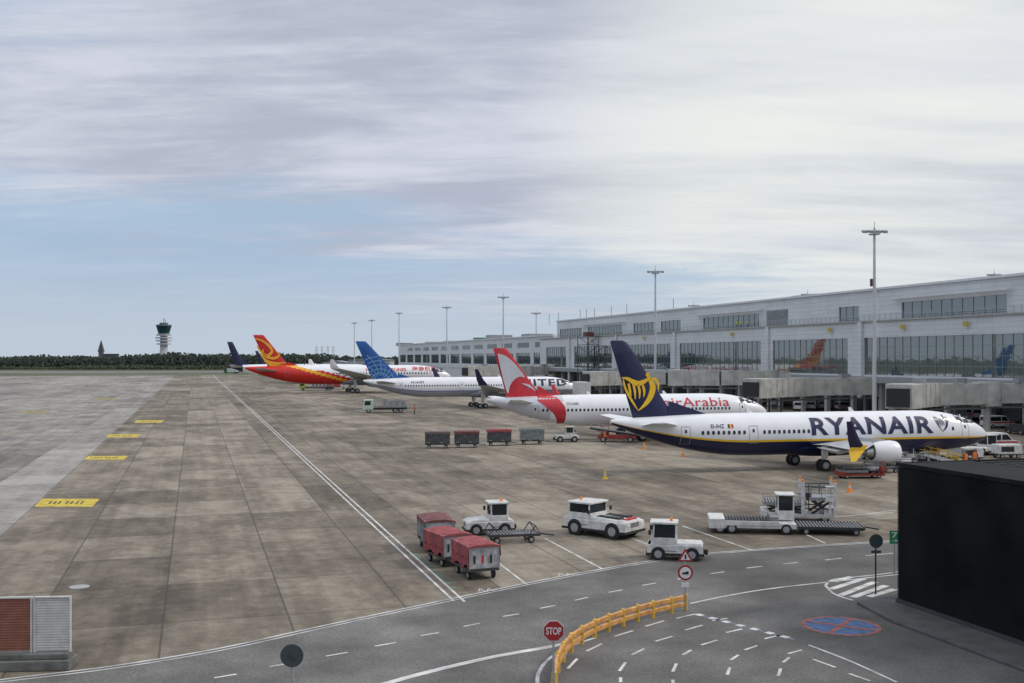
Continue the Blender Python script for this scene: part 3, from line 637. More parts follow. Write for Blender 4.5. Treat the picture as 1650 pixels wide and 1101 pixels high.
for i,(px0,px1,D,hh,col,lb) in enumerate(((520,560,800,7,(.5,.52,.53),'low white hangar on the horizon left of the terminal'),(560,628,760,9,(.4,.42,.44),'low grey hangar adjoining the far end of the terminal'))):
    a=atD(px0,D);b=atD(px1,D);w=b[0]-a[0];t=thing('hangar',lb,'building',(a[0],a[1],0))
    m=MB();m.box(0,w,0,30,0,hh);m.build('wall',pm('hangar%d'%i,col),t);m=MB();m.prism([(-1,hh),(w+1,hh),(w/2,hh+1.6)],-.5,30.5);m.build('roof',VG,t)
    for q0,q1 in((.1,.45),(.55,.9)):
        m=MB();m.box(w*q0,w*q1,-.1,-.02,0,hh*.7);m.build('door',DMETAL,t)
t=thing('scaffold_stair','dark steel stair tower with a small red cabin against the terminal facade','stair tower',(*vu(112.5,U(945,112)),0),PHI)
m=MB()
for x in(-1.6,1.6):
    for y in(-4.5,4.5): m.bar((x,y,0),(x,y,17),.2)
for k in range(6):
    z=1+k*2.7;m.box(-1.6,1.6,-4.5,4.5,z,z+.12)
    m.bar((-1.6,-4.5,z),(-1.6,4.5,z+2.7),.14);m.bar((1.6,4.5,z),(1.6,-4.5,z+2.7),.14)
m.build('stair_frame',pm('stair_steel',(.14,.13,.13),.6,.3),t);m=MB();m.box(-1.3,1.3,-1.6,.8,17,18.3);m.build('top_cabin',pm('dull_red',(.14,.045,.04),.6),t)
# ---------------- jet bridges
def bridge(label,pts,zf=4.2,w=2.7,hh=2.7):
    O=pts[0];t=thing('jet_bridge',label,'jet bridge',(O[0],O[1],0))
    P=[Vector((p[0]-O[0],p[1]-O[1])) for p in pts]
    m=MB()
    for i in range(len(P)-1):
        k=1+.10*i
        m.beam(P[i],P[i+1],w*k,zf-.1*i,zf+hh+.12*i)
        d=(P[i+1]-P[i]);L_=d.length;d.normalize();s=1.0
        while s<L_:
            q=P[i]+d*s;m.beam(q,q+d*.12,w*k+.14,zf-.1*i-.05,zf+hh+.12*i+.07);s+=1.6
    m.build('tunnel',BRDG,t)
    for i in range(len(P)-1):
        d=(P[i+1]-P[i]);d2=d.normalized();n=Vector((-d2.y,d2.x))
        a=P[i]-n*(w*(1+.1*i)/2+.1)+d2*1;b=P[i+1]-n*(w*(1+.1*i)/2+.1)-d2*1
        m=MB();m.beam(a,b,.05,zf+hh*.5,zf+hh*.68);m.build('side_window_strip',GLASS,t)
        # underslung cable tray and truss
        m=MB();m.beam(P[i],P[i+1],.5,zf-.1*i-.75,zf-.1*i-.5);L_=d.length;s=0
        while s<L_-1.6:
            q0=P[i]+d2*s;q1=P[i]+d2*(s+.8);q2=P[i]+d2*(s+1.6)
            m.bar((q0.x,q0.y,zf-.1*i-.05),(q1.x,q1.y,zf-.1*i-.6),.08);m.bar((q1.x,q1.y,zf-.1*i-.6),(q2.x,q2.y,zf-.1*i-.05),.08);s+=1.6
        m.build('underframe',VG,t)
        m=MB();c=P[i].lerp(P[i+1],.5);m.beam(c-d2*.9,c+d2*.9,1.2,zf+hh+.12*i+.08,zf+hh+.12*i+.75);m.build('roof_unit',VG,t)
    m=MB();q=P[1];m.cyl((q.x,q.y,zf-.4),(q.x,q.y,zf+hh+.3),2.0,n=20);m.cyl((q.x,q.y,0),(q.x,q.y,zf-.4),.5,n=12);m.build('rotunda',BRDG,t,True)
    e=P[-1];d=(P[-1]-P[-2]).normalized();n=Vector((-d.y,d.x))
    m=MB();m.beam(e-d*.5,e+d*2.8,w*1.35,zf-.3,zf+hh+.3);m.build('cab',BRDG,t,bevel=.1)
    m=MB();m.beam(e+d*2.8,e+d*3.3,w*1.1,zf,zf+hh-.3);m.build('canopy_bellows',BLK,t)
    s=P[-2].lerp(P[-1],.72);m=MB()
    for k in(-1,1):
        c=s+n*k*1.2;m.bar((c.x,c.y,.6),(c.x,c.y,zf),.3)
    c0,c1=s-n*1.6,s+n*1.6;m.bar((c0.x,c0.y,.7),(c1.x,c1.y,.7),.4);m.bar((c0.x,c0.y,2.4),(c1.x,c1.y,2.4),.2)
    lg=m.build('support_column',DMETAL,t)
    for k in(-1,1):
        c=s+n*k*1.5;ww=wheel(lg,c.x,c.y,.55,.4);ww.rotation_euler.z=math.atan2(d.y,d.x)
    m=MB();c=e+n*-2.6-d*1
    for k in range(10):
        q=c-d*k*.4;m.beam(q,q+d*.35,.9,zf-.2-.4*k,zf-.14-.4*k)
    a=c+n*-.45;b=a-d*4
    for zz in(0,.9):m.bar((a.x,a.y,zf+zz),(b.x,b.y,zf-4+zz),.08)
    m.build('service_stair',GALV,t);return t
bridge('grey corridor bridge behind the cockpit of the harp-tailed jet, at the right edge',[atD(1700,152),atD(1590,150),atD(1500,146),atD(1462,140)])
bridge('long ribbed jet bridge above the vans, reaching towards the second jet',[atD(1500,190),atD(1420,188),atD(1300,184),atD(1228,176)])
bridge('jet bridge reaching the nose of the blue-tailed jet',[atD(1215,250),atD(1130,246),atD(1030,243),atD(962,238)],zf=4.6)
bridge('pale raised walkway bridge in front of the terminal between second and third jets',[atD(1330,215),atD(1240,214),atD(1160,214),atD(1100,216)],zf=5.2)
bridge('far jet bridge at the nose of the red-tailed jet',[atD(900,360),atD(850,352),atD(800,345),atD(762,340)],zf=5)
def mast(label,px,D,zt,n=4):
    x,y=atD(px,D);t=thing('light_mast',label,'floodlight mast',(x,y,0))
    m=MB();m.cyl((0,0,0),(0,0,zt),.38,.18,10);m.build('pole',pm('mast_grey',(.55,.56,.57),.5),t,True)
    m=MB();m.bar((-1.7,0,zt-.6),(1.7,0,zt-.6),.15);m.bar((0,-1.6,zt-.9),(0,1.6,zt-.9),.15);m.cyl((0,0,zt-1.1),(0,0,zt-.95),.9,n=12);m.cyl((0,0,zt),(0,0,zt+1.0),.05,n=5);m.build('head_frame',GALV,t)
    for k in(-1.6,-.65,.65,1.6):
        m=MB();m.hexa([(k-.35,-.5,zt-.9),(k+.35,-.5,zt-.9),(k+.35,.3,zt-.6),(k-.35,.3,zt-.6)],[(k-.35,-.5,zt-.5),(k+.35,-.5,zt-.5),(k+.35,.3,zt-.3),(k-.35,.3,zt-.3)]);m.build('floodlight',VG,t)
    return t
tm=mast('tallest floodlight mast, in front of the terminal right of the harp-tailed fin',1409,168,31.3)
m=MB();m.box(-.65,-.33,-.2,.2,22.0,23.2);m.build('warning_light_box',pm('dark_box',(.1,.03,.03),.6),tm)
mast('floodlight mast rising between the two dark window bays above the second jet',1056,250,31.6)
mast('floodlight mast with aerial, middle of the picture above the blue-tailed jet',811,372,32.6)
mast('floodlight mast second left of the aerial mast over the far terminal wing',720,455,33)
mast('floodlight mast at the far left end of the terminal wing',643,560,35)
mast('small far floodlight mast right of the red tail, right one of the close pair',599,640,34)
mast('small far floodlight mast right of the red tail, left one of the close pair',571,690,34)
mast('thin floodlight mast at the step where the tall terminal block begins',864,420,29)
mast('floodlight head showing above the terminal roof at far right',1602,290,34)
mast('floodlight head showing above the terminal roof left of the tallest mast',1301,330,31)
mast('floodlight head showing above the terminal roof right of the middle mast',1118,360,29)
# ---------------- control tower
x,y=atD(264,1300);t=thing('control_tower','white airport control tower with dark green glass cab on the horizon','control tower',(x,y,0))
CONC=pm('tower_concrete',(.5,.51,.52),.6,0,.05)
m=MB();m.cyl((0,0,0),(0,0,40),5.2,4.2,20);m.build('shaft',CONC,t,True)
for z,r in((27,8.5),(31,9.5),(34.5,10),(38,9)):
    m=MB();m.cyl((0,0,z),(0,0,z+1.6),r,r,20);m.build('platform_ring',CONC,t)
m=MB();m.cyl((0,0,41),(0,0,50),6.5,9.2,16);m.build('cab_glass',pm('green_glass',(.02,.06,.07),.1),t)
m=MB();m.cyl((0,0,39.8),(0,0,41),7.5,6.6,16);m.cyl((0,0,50),(0,0,51.6),9.6,9.2,16);m.cyl((0,0,51.6),(0,0,54.0),5.5,5,12);m.build('cab_roof',pm('tower_green',(.07,.12,.12),.4),t)
for xx,zz,rr in((0,60,.35),(2,58,.25)):
    m=MB();m.cyl((xx,0,54.0),(xx,0,zz),rr,n=6);m.build('antenna',DMETAL,t)
m=MB();m.cyl((0,0,0),(0,0,14),12,12,16);m.build('base_building',CONC,t)
x,y=atD(163,1600);t=thing('church','dark church with pointed spire on the left horizon','church',(x,y,0));SL=pm('slate',(.07,.075,.08),.7)
m=MB();m.box(-3,3,-3,3,0,20);m.box(3,26,-5,5,0,12);m.build('wall',pm('church_stone',(.14,.13,.13)),t)
m=MB();m.hexa([(-4,-4,20),(4,-4,20),(4,4,20),(-4,4,20)],[(-.15,-.15,38),(.15,-.15,38),(.15,.15,38),(-.15,.15,38)]);m.build('spire',SL,t)
m=MB();m.prism([(3,12),(26,12),(25,17),(4,17)],-3,3);m.build('roof',SL,t)
for i,(px,lb) in enumerate(((510,'lattice pylon on the horizon, leftmost of four'),(519,'lattice pylon on the horizon, second of four'),(528,'lattice pylon on the horizon, third of four'),(537,'lattice pylon on the horizon, rightmost of four'))):
    x,y=atD(px,1500);t=thing('power_pylon',lb,'pylon',(x,y,0),0,'pylons on the horizon');m=MB()
    for a in(-3,3):m.bar((a,0,0),(a*.15,0,28),.3)
    for z in(21,25):m.bar((-3.4,0,z),(3.4,0,z),.25)
    for k in range(5):m.bar((-3+k*.5,0,k*5),(2.5-k*.5,0,k*5+5),.2)
    m.build('lattice',VG,t)
# ---------------- woodland
def wood(name,label,x0,x1,D,hb,hv,n,col,depth=60,leaf=1.4):
    bm=bmesh.new()
    def hgt(x): return hb+hv*(sin(x*.013+D)+.6*sin(x*.041+2*D)+.45*sin(x*.11+1.3)+.3*sin(x*.31))
    for i in range(n):
        x=random.uniform(x0,x1);q=random.random()**.6;z=q*hgt(x)*random.uniform(.8,1.06);y=D+random.uniform(-depth/2,depth/2)
        s=random.uniform(.6,1.5)*leaf;a=random.uniform(0,pi)
        u=Vector((cos(a),sin(a)*.6,random.uniform(-.3,.3)))*s;v=Vector((-.3*sin(a),.4,1)).normalized()*s*.8
        c=Vector((x,y,z));k=random.random()
        f=bm.faces.new([bm.verts.new(c+p) for p in(-u-v*.6,u*.8-v,u+v*.7,-u*.5+v)]);f.material_index=int(k*3)
    step=(x1-x0)/160
    for i in range(160):
        a,b=x0+i*step,x0+(i+1)*step
        f=bm.faces.new([bm.verts.new(p) for p in((a,D,-1),(b,D,-1),(b,D,hgt(b)*.78),(a,D,hgt(a)*.78))]);f.material_index=0
    me=bpy.data.meshes.new(name);bm.to_mesh(me);bm.free()
    for k,f_ in enumerate((.7,1,1.45)): me.materials.append(pm(name+'_leaf%d'%k,tuple(c*f_ for c in col),.9,0,.2,.05))
    o=bpy.data.objects.new(name,me);C.objects.link(o);o['kind']='stuff';tag(o,label,'woodland')
wood('distant_woodland','dark green belt of trees along the left horizon',-900,-100,1250,13.5,1.8,15000,(.04,.052,.04))
wood('hedge_line','lower dark scrub in front of the tree belt beyond the runway',-560,-150,960,3.2,.8,5000,(.05,.065,.035),30,.8)
# ---------------- vehicles
def tug(label,loc,rz,L=3.0,W=1.45,cab=(-.6,.6),hood=1.02,deck=.82,roof=1.92,wr=.34,grp=None,body=VW,big=False):
    t=thing('tow_tractor',label,'tow tractor',loc,rz,grp);a,b=-L/2,L/2;w=W/2
    m=MB();m.box(a,b,-w,w,wr*.75,deck)
    m.hexa([(cab[1],-w*.92,deck),(b-.03,-w*.92,deck),(b-.03,w*.92,deck),(cab[1],w*.92,deck)],[(cab[1],-w*.85,hood),(b-.25,-w*.8,hood-.08),(b-.25,w*.8,hood-.08),(cab[1],w*.85,hood)])
    m.hexa([(a+.03,-w*.92,deck),(cab[0],-w*.92,deck),(cab[0],w*.92,deck),(a+.03,w*.92,deck)],[(a+.1,-w*.85,deck+.1),(cab[0],-w*.85,deck+.1),(cab[0],w*.85,deck+.1),(a+.1,w*.85,deck+.1)])
    m.build('body',body,t,bevel=.05)
    m=MB();m.box(a-.06,b+.06,-w-.02,w+.02,wr*.75,wr*.75+.14);m.box(a-.25,a-.02,-.15,.15,wr*.8,wr*.8+.25)
    for s in(-1,1):
        for x in(a+L*.2,b-L*.2): m.cyl((x,s*(w-.3),wr),(x,s*(w+.01),wr),wr*1.12,n=18)
        m.box(cab[0],cab[1]-.1,s*(w+.01)-.012,s*(w+.01)+.012,deck-.32,deck-.3)
    for k in range(4): m.box(b+.005,b+.02,-w*.4,w*.4,deck-.3+k*.07,deck-.27+k*.07)
    m.build('bumper_and_arches',BLK,t)
    c0,c1=cab;cw=w*.86;m=MB();m.box(c0,c1,-cw,cw,deck,deck+.35)
    for x in(c0+.05,c1-.12):
        for s in(-1,1):m.bar((x,s*(cw-.05),deck+.3),(x+(.0 if x<0 else -.04),s*(cw-.09),roof-.05),.09)
    m.box(c0-.06,c1+.06,-cw-.03,cw+.03,roof-.08,roof+.04);cb=m.build('cab',body,t,bevel=.03)
    z0,z1=deck+.36,roof-.1
    for xa,xb,ya,yb in((c1-.1,c1-.07,-cw+.1,cw-.1),(c0+.04,c0+.07,-cw+.1,cw-.1),(c0+.12,c1-.17,-cw+.058,-cw+.082),(c0+.12,c1-.17,cw-.082,cw-.058)):
        m=MB();m.box(xa,xb,ya,yb,z0,z1);m.build('window',GLASS,cb)
    for s in(-1,1):
        m=MB();m.cyl((b-.02,s*w*.65,deck-.15),(b+.03,s*w*.65,deck-.15),.09,n=12);m.build('headlight',LAMP,t)
        m=MB();m.box(a-.03,a+.01,s*w*.75-.08,s*w*.75+.08,deck-.25,deck-.1);m.build('tail_light',REDP,t)
        for x in(a+L*.2,b-L*.2): wheel(t,x,s*(w-.08),wr,.24)
        m=MB();m.box(c1-.02,c1+.12,s*(w+.1)-.03,s*(w+.1)+.03,roof-.6,roof-.35);m.build('mirror',BLK,t)
    m=MB();m.cyl((c0+.3,0,roof+.04),(c0+.3,0,roof+.2),.08,n=10);m.build('beacon',ORG,t)
    if big:
        for s in(-1,1):
            m=MB();m.box(c1+.3,b-.6,s*w*.45-.25,s*w*.45+.25,hood-.06,hood+.03);m.build('vent_grille',BLK,t)
        m=MB();m.box(b-.5,b-.2,-w*.5,w*.5,hood-.1,hood-.02);m.build('red_panel',REDP,t)
    return t
A=lambda px,py:at(px,py)
tug('white cabbed tow tractor with its hood to the left, coupled to a flat trailer',A(787,860),rad(180+12),L=2.9,cab=(-1.1,.05))
tug('large low white aircraft tug with black vents, middle of the parking bays',A(972,862),rad(-38),L=4.4,W=2.2,cab=(-1.9,-.3),hood=1.2,deck=1.0,roof=1.95,wr=.46,big=True)
tug('white tow tractor with tall cab just above the triangle sign',A(1088,900),rad(170),L=2.9,cab=(-.1,1.25),hood=.9,deck=.82,roof=1.95)
tug('small white tug at the head of the four cart train',A(913,712),rad(5),L=3.0,cab=(-.2,.9),wr=.36)
tug('white tractor parked below the cockpit of the harp-tailed jet',A(1585,733),rad(20),L=3.6,W=1.8,cab=(-.2,1.2),wr=.42,roof=2.2)
tug('small white tug beside the steps near the wing engine',A(1500,745),rad(200),L=3.0,wr=.36)
def cart(label,loc,rz,L=2.5,W=1.55,top=1.6,cover=TARP,side=GTARP,side2=None,grp=None,drape=.35):
    t=thing('baggage_cart',label,'baggage cart',loc,rz,grp);a,b=-L/2,L/2;w=W/2
    m=MB();m.box(a,b,-w,w,.42,.54);m.bar((b,0,.4),(b+.8,0,.3),.07);m.build('deck',DMETAL,t)
    m=MB()
    for x in(a+.03,b-.03):
        for y in(-w+.03,w-.03):m.bar((x,y,.5),(x,y,top),.06)
        m.bar((x,-w,top),(x,w,top),.06)
    for y in(-w+.03,w-.03):m.bar((a,y,top),(b,y,top),.06);m.bar((a,y,.95),(b,y,.95),.04)
    m.build('frame',GALV,t)
    for x in(a+.02,b-.05):
        m=MB();m.box(x,x+.03,-w+.06,w-.06,.56,top-.04);p=m.build('end_panel',pm('cart_panel',(.42,.43,.44),.5,0,.25,3,dirt=.25),t)
        if x<0: p0_=p
    xe=a-.005
    for k in range(3):
        m=MB();m.box(xe-.01,xe+.004,-w*.5+k*.42,-w*.5+k*.42+.1,.8,1.2);m.build('end_marking',BLK if k!=1 else REDP,p0_)
    m=MB();n=10;rr=[]
    for i in range(n+1):
        x=a-.04+(L+.08)*i/n;s=.05*sin(i*2.1);e=.03*sin(i*3.7)
        rr.append([(x,-w-.07+e,top-drape+s),(x,-w-.05,top+.02),(x,-w*.5,top+.1+s*.6),(x,w*.5,top+.1-s*.6),(x,w+.05,top+.02),(x,w+.07+e,top-drape-s),(x,w*.98,top-.02),(x,-w*.98,top-.02)])
    m.loft(rr).build('cover',cover,t,True,ang=60)
    for s in(-1,1):
        m=MB();n=18
        for i in range(n):
            x0_,x1_=a+L*i/n,a+L*(i+1)/n;y0=s*(w+.02+.035*sin(i*1.9));y1=s*(w+.02+.035*sin((i+1)*1.9));zb=.6+.12*sin(i*.7)
            m.add([(x0_,y0,zb),(x1_,y1,zb),(x1_,y1,top-.1),(x0_,y0,top-.1)],[(0,1,2,3)])
        m.build('curtain',side if s<0 else (side2 or side),t,True,ang=80)
    for x in(a+.45,b-.45):
        for s in(-1,1):wheel(t,x,s*(w-.15),.2,.13)
    return t
hd=rad(112)
cart('red-covered baggage cart with white end, lowest and nearest of the parked trio',A(766,927),hd,side=GTARP,side2=TARP,drape=.5)
cart('red-covered baggage cart in the middle of the parked trio',A(721,907),hd+.1,side=TARP,side2=TARP,drape=.6)
cart('grey-sided baggage cart with faded red roof, rearmost of the parked trio',A(702,884),hd-.15,L=2.9,W=1.6,top=1.7,cover=DTARP,side=GTARP,drape=.2)
GT2=pm('green_tarp',(.19,.22,.21),.8,0,.3,3,.4);DC=pm('dark_curtain',(.075,.08,.085),.8,0,.4,3,.4)
for i,(px,py,lb,cv) in enumerate(((705,722,'dark grey cart, leftmost in the line of four carts',pm('brown_grey_tarp',(.14,.1,.1),.8)),(752,721,'dark cart with faded red top, second from left in the line of four',DTARP),(804,718,'dark cart with brightest red top, third from left in the line of four',TARP),(857,716,'pale green-grey cart without red, rightmost in the line of four',GT2))):
    cart(lb,A(px,py),rad(4),L=2.9,top=1.9,cover=cv,side=DC if i<3 else GT2,grp='line of four baggage carts',drape=.25)
def dolly(label,loc,rz,L=3.3,W=2.0,z=.55,rail=True,solid=False):
    t=thing('cargo_dolly',label,'flat trailer',loc,rz);a,b=-L/2,L/2;w=W/2
    m=MB()
    for y in(-w,w-.08):m.box(a,b,y,y+.08,z-.14,z)
    for x in(a,b-.08):m.box(x,x+.08,-w+.08,w-.08,z-.14,z)
    if solid: m.box(a+.08,b-.08,-w+.08,w-.08,z-.2,z-.1)
    m.bar((b,0,z-.1),(b+1,0,z-.25),.08);m.build('frame',DMETAL,t)
    m=MB();n=int(L/.2)
    for i in range(n):
        x=a+.2+i*(L-.4)/(n-1);m.cyl((x,-w+.1,z-.03),(x,w-.1,z-.03),.045,n=8)
    m.build('rollers',VG,t)
    if rail:
        for x in(a,b-.6):
            m=MB()
            for y in(-w+.04,w-.04):
                m.bar((x,y,z),(x+.3,y,z+.45),.05);m.bar((x+.3,y,z+.45),(x+.6,y,z),.05)
            m.bar((x+.3,-w,z+.45),(x+.3,w,z+.45),.05);m.build('stop_rail',DMETAL,t)
    for x in(a+.5,b-.5):
        for s in(-1,1):wheel(t,x,s*(w-.2),.2,.14)
    return t
dolly('flat roller trailer coupled behind the white tow tractor',A(825,873),rad(12),L=3.0,W=1.6)
dolly('low dark roller deck trailer in front of the lift loader, far right of the bays',A(1335,858),rad(-8),L=3.9,W=2.4,rail=False,solid=True,z=.5)
dolly('dark flat trailer beneath the near wing, just behind the red loader',A(1420,762),rad(25),L=3.2,W=1.6)
dolly('dark flat trailer beside the white belt loader near the engine',A(1468,760),rad(80),L=3.0,W=1.6)
def transporter(label,loc,rz):
    t=thing('pallet_transporter',label,'pallet transporter',loc,rz)
    m=MB();m.box(-2.6,2.5,-1.2,1.2,.35,.66);m.box(-2.65,-1.7,-1.25,1.25,.3,.9);m.box(-1.7,1.5,-1.25,-1.18,.5,.8);m.build('body',VW,t,bevel=.04)
    m=MB();m.box(-1.66,1.4,-1.1,1.1,.665,.7)
    for i in range(16):m.cyl((-1.55+i*.19,-1.05,.76),(-1.55+i*.19,1.05,.76),.06,n=8)
    m.build('roller_deck',DMETAL,t)
    m=MB();m.box(1.5,2.5,-.1,1.2,.71,1.3)
    for x in(1.55,2.45):
        for y in(-.05,1.15):m.bar((x,y,1.3),(x,y,2.2),.08)
    m.box(1.42,2.58,-.18,1.28,2.2,2.3);c=m.build('cab',VW,t,bevel=.03)
    for bx in((1.6,2.4,-.08,-.05),(2.44,2.47,0,1.1),(1.52,1.55,0,1.1),(1.6,2.4,1.14,1.17)):
        m=MB();m.box(*bx,1.32,2.15);m.build('window',GLASS,c)
    m=MB();m.box(1.0,1.45,-1.1,1.1,.71,1.05);m.build('engine_housing',VG,t)
    for x in(-2.0,-1.3,1.9):
        for s in(-1,1):wheel(t,x,s*1.08,.33,.26)
    return t
transporter('low white pallet transporter with roller deck and cab at its right end',A(1212,856),rad(-8))
def loader(label,loc,rz,z1=1.6,z2=2.4,col=VW,sc=1,frame=False):
    t=thing('cargo_loader',label,'cargo loader',loc,rz);t.scale=(sc,)*3
    m=MB();m.box(-3.2,3.2,-1.3,1.3,.4,.75);m.box(-3.3,-2.6,-1.45,1.45,.35,1.0);m.box(2.3,3.3,-1.4,1.4,.4,1.3);m.build('chassis',col,t,bevel=.04)
    m=MB();m.box(-3.1,.8,-1.3,1.3,z1,z1+.3);m.build('main_platform',VG,t)
    m=MB();m.box(1.0,3.3,-1.3,1.3,z2,z2+.3);m.build('bridge_platform',VG,t)
    m=MB()
    for s in(-1,1):
        for a,b,z in((-2.8,.5,z1),(1.2,3.0,z2)):
            m.bar((a,s*1.1,.75),(b,s*1.1,z),.2);m.bar((b,s*1.1,.75),(a,s*1.1,z),.2)
    m.build('scissor_arms',DMETAL,t)
    for s in(-1,1):
        m=MB()
        for x in(1.1,2.1,3.2):m.bar((x,s*1.28,z2+.2),(x,s*1.28,z2+1.2),.06)
        for z in(.7,1.2):m.bar((1.1,s*1.28,z2+z),(3.2,s*1.28,z2+z),.06)
        m.build('guard_rail',VG,t)
        m=MB()
        for x in(-3,-1.2,.7):m.bar((x,s*1.28,z1+.2),(x,s*1.28,z1+.8),.06)
        m.bar((-3,s*1.28,z1+.8),(.7,s*1.28,z1+.8),.06)
        m.build('guard_rail',VG,t)
    m=MB()
    for i in range(14):m.cyl((-2.9+i*.27,-1.1,z1+.33),(-2.9+i*.27,1.1,z1+.33),.06,n=6)
    m.build('rollers',DMETAL,t)
    if frame:
        for x in(.4,3.25):
            for s in(-1,1):
                m=MB();m.box(x-.14,x+.14,s*1.45-.1,s*1.45+.1,.5,3.7);m.build('mast_column',col,t,bevel=.02)
                m=MB();m.cyl((x,s*1.45,3.7),(x,s*1.45,3.95),.12,n=10);m.build('beacon',ORG,t)
        m=MB()
        for z in(1.3,3.3):m.bar((.4,-1.42,z),(3.25,-1.42,z),.09);m.bar((.4,1.42,z),(3.25,1.42,z),.09)
        for x in(1.2,2.2):m.bar((x,1.42,.7),(x,1.42,3.3),.08)
        m.box(.7,1.2,-1.2,-.5,2.0,2.7);m.build('lift_frame',DMETAL,t)
    m=MB();m.box(2.4,3.2,-1.9,-1.32,z2,z2+.6);m.box(2.4,3.2,-1.9,-1.32,z2+1.3,z2+1.4)
    for x in(2.44,3.16):m.bar((x,-1.86,z2+.6),(x,-1.86,z2+1.3),.06)
    m.bar((2.8,-1.6,.6),(2.8,-1.6,z2),.2);m.build('operator_post',col,t)
    for x in(-2.4,2.4):
        for s in(-1,1):wheel(t,x,s*1.15,.4,.26)
    return t
loader('white lift cargo loader with upright frame and orange beacons behind the low transporter',A(1284,838),rad(-10),1.5,2.0,sc=.7,frame=True)
loader('dark red cargo loader under the near wing of the harp-tailed jet',A(1385,770),rad(5),.9,1.2,RUST,sc=.6)
def belt(label,loc,rz,up=2.6,col=VW):
    t=thing('belt_loader',label,'belt loader',loc,rz)
    m=MB();m.box(-2.6,2.2,-.85,.85,.4,.85);m.build('chassis',col,t,bevel=.05)
    m=MB();m.box(.9,1.9,-1.05,-.3,.85,1.2);m.bar((.95,-1,1.2),(.95,-1,1.9),.07);m.bar((1.85,-1,1.2),(1.85,-1,1.9),.07);m.box(.85,1.95,-1.1,-.25,1.9,1.97);m.build('cab',col,t)
    m=MB();m.hexa([(-3.2,.05,.75),(3.2,.05,up-.2),(3.2,.85,up-.2),(-3.2,.85,.75)],[(-3.2,.05,.95),(3.2,.05,up),(3.2,.85,up),(-3.2,.85,.95)]);m.build('conveyor',BLK,t)
    for y in(.03,.87):
        m=MB()
        m.bar((-3.2,y,.98),(3.2,y,up+.05),.06)
        m.bar((-3,y,1.5),(3.1,y,up+.6),.04)
        for q in(0,.25,.5,.75,1):m.bar((-3.1+6.2*q,y,.95+(up-.95)*q),(-3.1+6.2*q,y,1.5+(up-.9)*q),.04)
        m.build('side_rail',GALV,t)
    m=MB();m.bar((1,.4,.8),(2.4,.4,up-.3),.14);m.build('lift_strut',GALV,t)
    for x in(-1.9,1.5):
        for s in(-1,1):wheel(t,x,s*.8,.36,.22)
    return t
belt('belt loader with raised conveyor behind the cart train, under the dark tail',A(992,712),rad(170),1.8,RUST)
belt('white belt loader beside the near engine of the harp-tailed jet',A(1452,752),rad(60),2.4)
belt('pale belt loader left of the engine, beneath the fuselage',A(1415,742),rad(100),2.2,VG)
def van(label,loc,rz,col=VW,L=4.8,W=1.95,hh=1.95,grp=None,stripe=None):
    t=thing('parked_van',label,'van',loc,rz,grp);a,b=-L/2,L/2;w=W/2
    pf=[(a,.35),(b,.35),(b+.02,.75),(b-.15,.98),(b-.95,1.12),(b-1.65,hh-.08),(b-1.9,hh),(a+.2,hh),(a+.03,hh-.25)]
    m=MB();m.prism(pf,-w,w);m.build('body',col,t,bevel=.07)
    m=MB();m.hexa([(b-.98,-w*.85,1.14),(b-.9,-w*.85,1.14),(b-.9,w*.85,1.14),(b-.98,w*.85,1.14)],[(b-1.66,-w*.8,hh-.12),(b-1.58,-w*.8,hh-.1),(b-1.58,w*.8,hh-.1),(b-1.66,w*.8,hh-.12)]);m.build('windscreen',GLASS,t)
    for s in(-1,1):
        for pl in([(b-1.15,1.15),(b-1.72,hh-.2),(b-2.4,hh-.2),(b-2.4,1.15)],[(b-2.55,1.15),(b-2.55,hh-.2),(a+.35,hh-.2),(a+.3,1.15)]):
            m=MB();m.prism(pl,s*(w+.004)-.01,s*(w+.004)+.01);m.build('side_window',GLASS,t)
        m=MB();m.box(b-.12,b+.03,s*w*.72-.18,s*w*.72+.18,.72,.9);m.build('headlight',LAMP,t)
        m=MB();m.box(a-.02,a+.05,s*w*.9-.08,s*w*.9+.08,.8,1.3);m.build('tail_light',REDP,t)
        for x in(a+.85,b-.85): wheel(t,x,s*(w-.09),.34,.22)
    m=MB();m.box(a-.05,b+.06,-w*.98,w*.98,.28,.5);m.build('bumper',BLK,t)
    m=MB();m.box(a-.02,a+.01,-w*.75,w*.75,1.2,hh-.2);m.build('rear_window',GLASS,t)
    if stripe:
        for s in(-1,1):
            m=MB();m.box(a+.1,b-.3,s*(w+.006)-.008,s*(w+.006)+.008,.8,.98);m.build('side_stripe',stripe,t)
    return t
v0=van('white van with a red stripe parked by the nose of the harp-tailed jet',A(1606,724),rad(12),stripe=REDP)
for i,(px,py,rz,lb) in enumerate(((1288,662,70,'white van under the terminal, leftmost of a close group of three'),(1308,661,70,'white van under the terminal, middle of a close group of three'),(1328,660,70,'white van under the terminal, rightmost of a close group of three'),(1366,662,10,'white van alone under the terminal left of the tall mast'),(1607,690,15,'white van in the shade behind the cockpit'),(1570,676,80,'white van deep under the bridge near the right edge'),(1395,658,75,'white van partly behind the foot of the tallest mast'),(1450,660,160,'white van in the shade right of the tallest mast'),(1250,655,60,'white van left of the close group of three, under the long bridge'),(1520,664,80,'white van in the dark bay above the cabin lettering'),(1632,676,75,'white van under the terminal at the right edge'))):
    dup(v0,A(px,py),rad(rz),lb,'vans under the terminal')
dk=van('dark grey car in the shade under the terminal behind the fuselage',A(1430,668),rad(20),pm('car_dark',(.04,.045,.05),.25),L=4.3,hh=1.5)
dup(dk,A(1480,668),rad(200),'second dark car further right under the terminal')
dup(dk,A(1645,700),rad(100),'dark car at the right picture edge under the bridge')
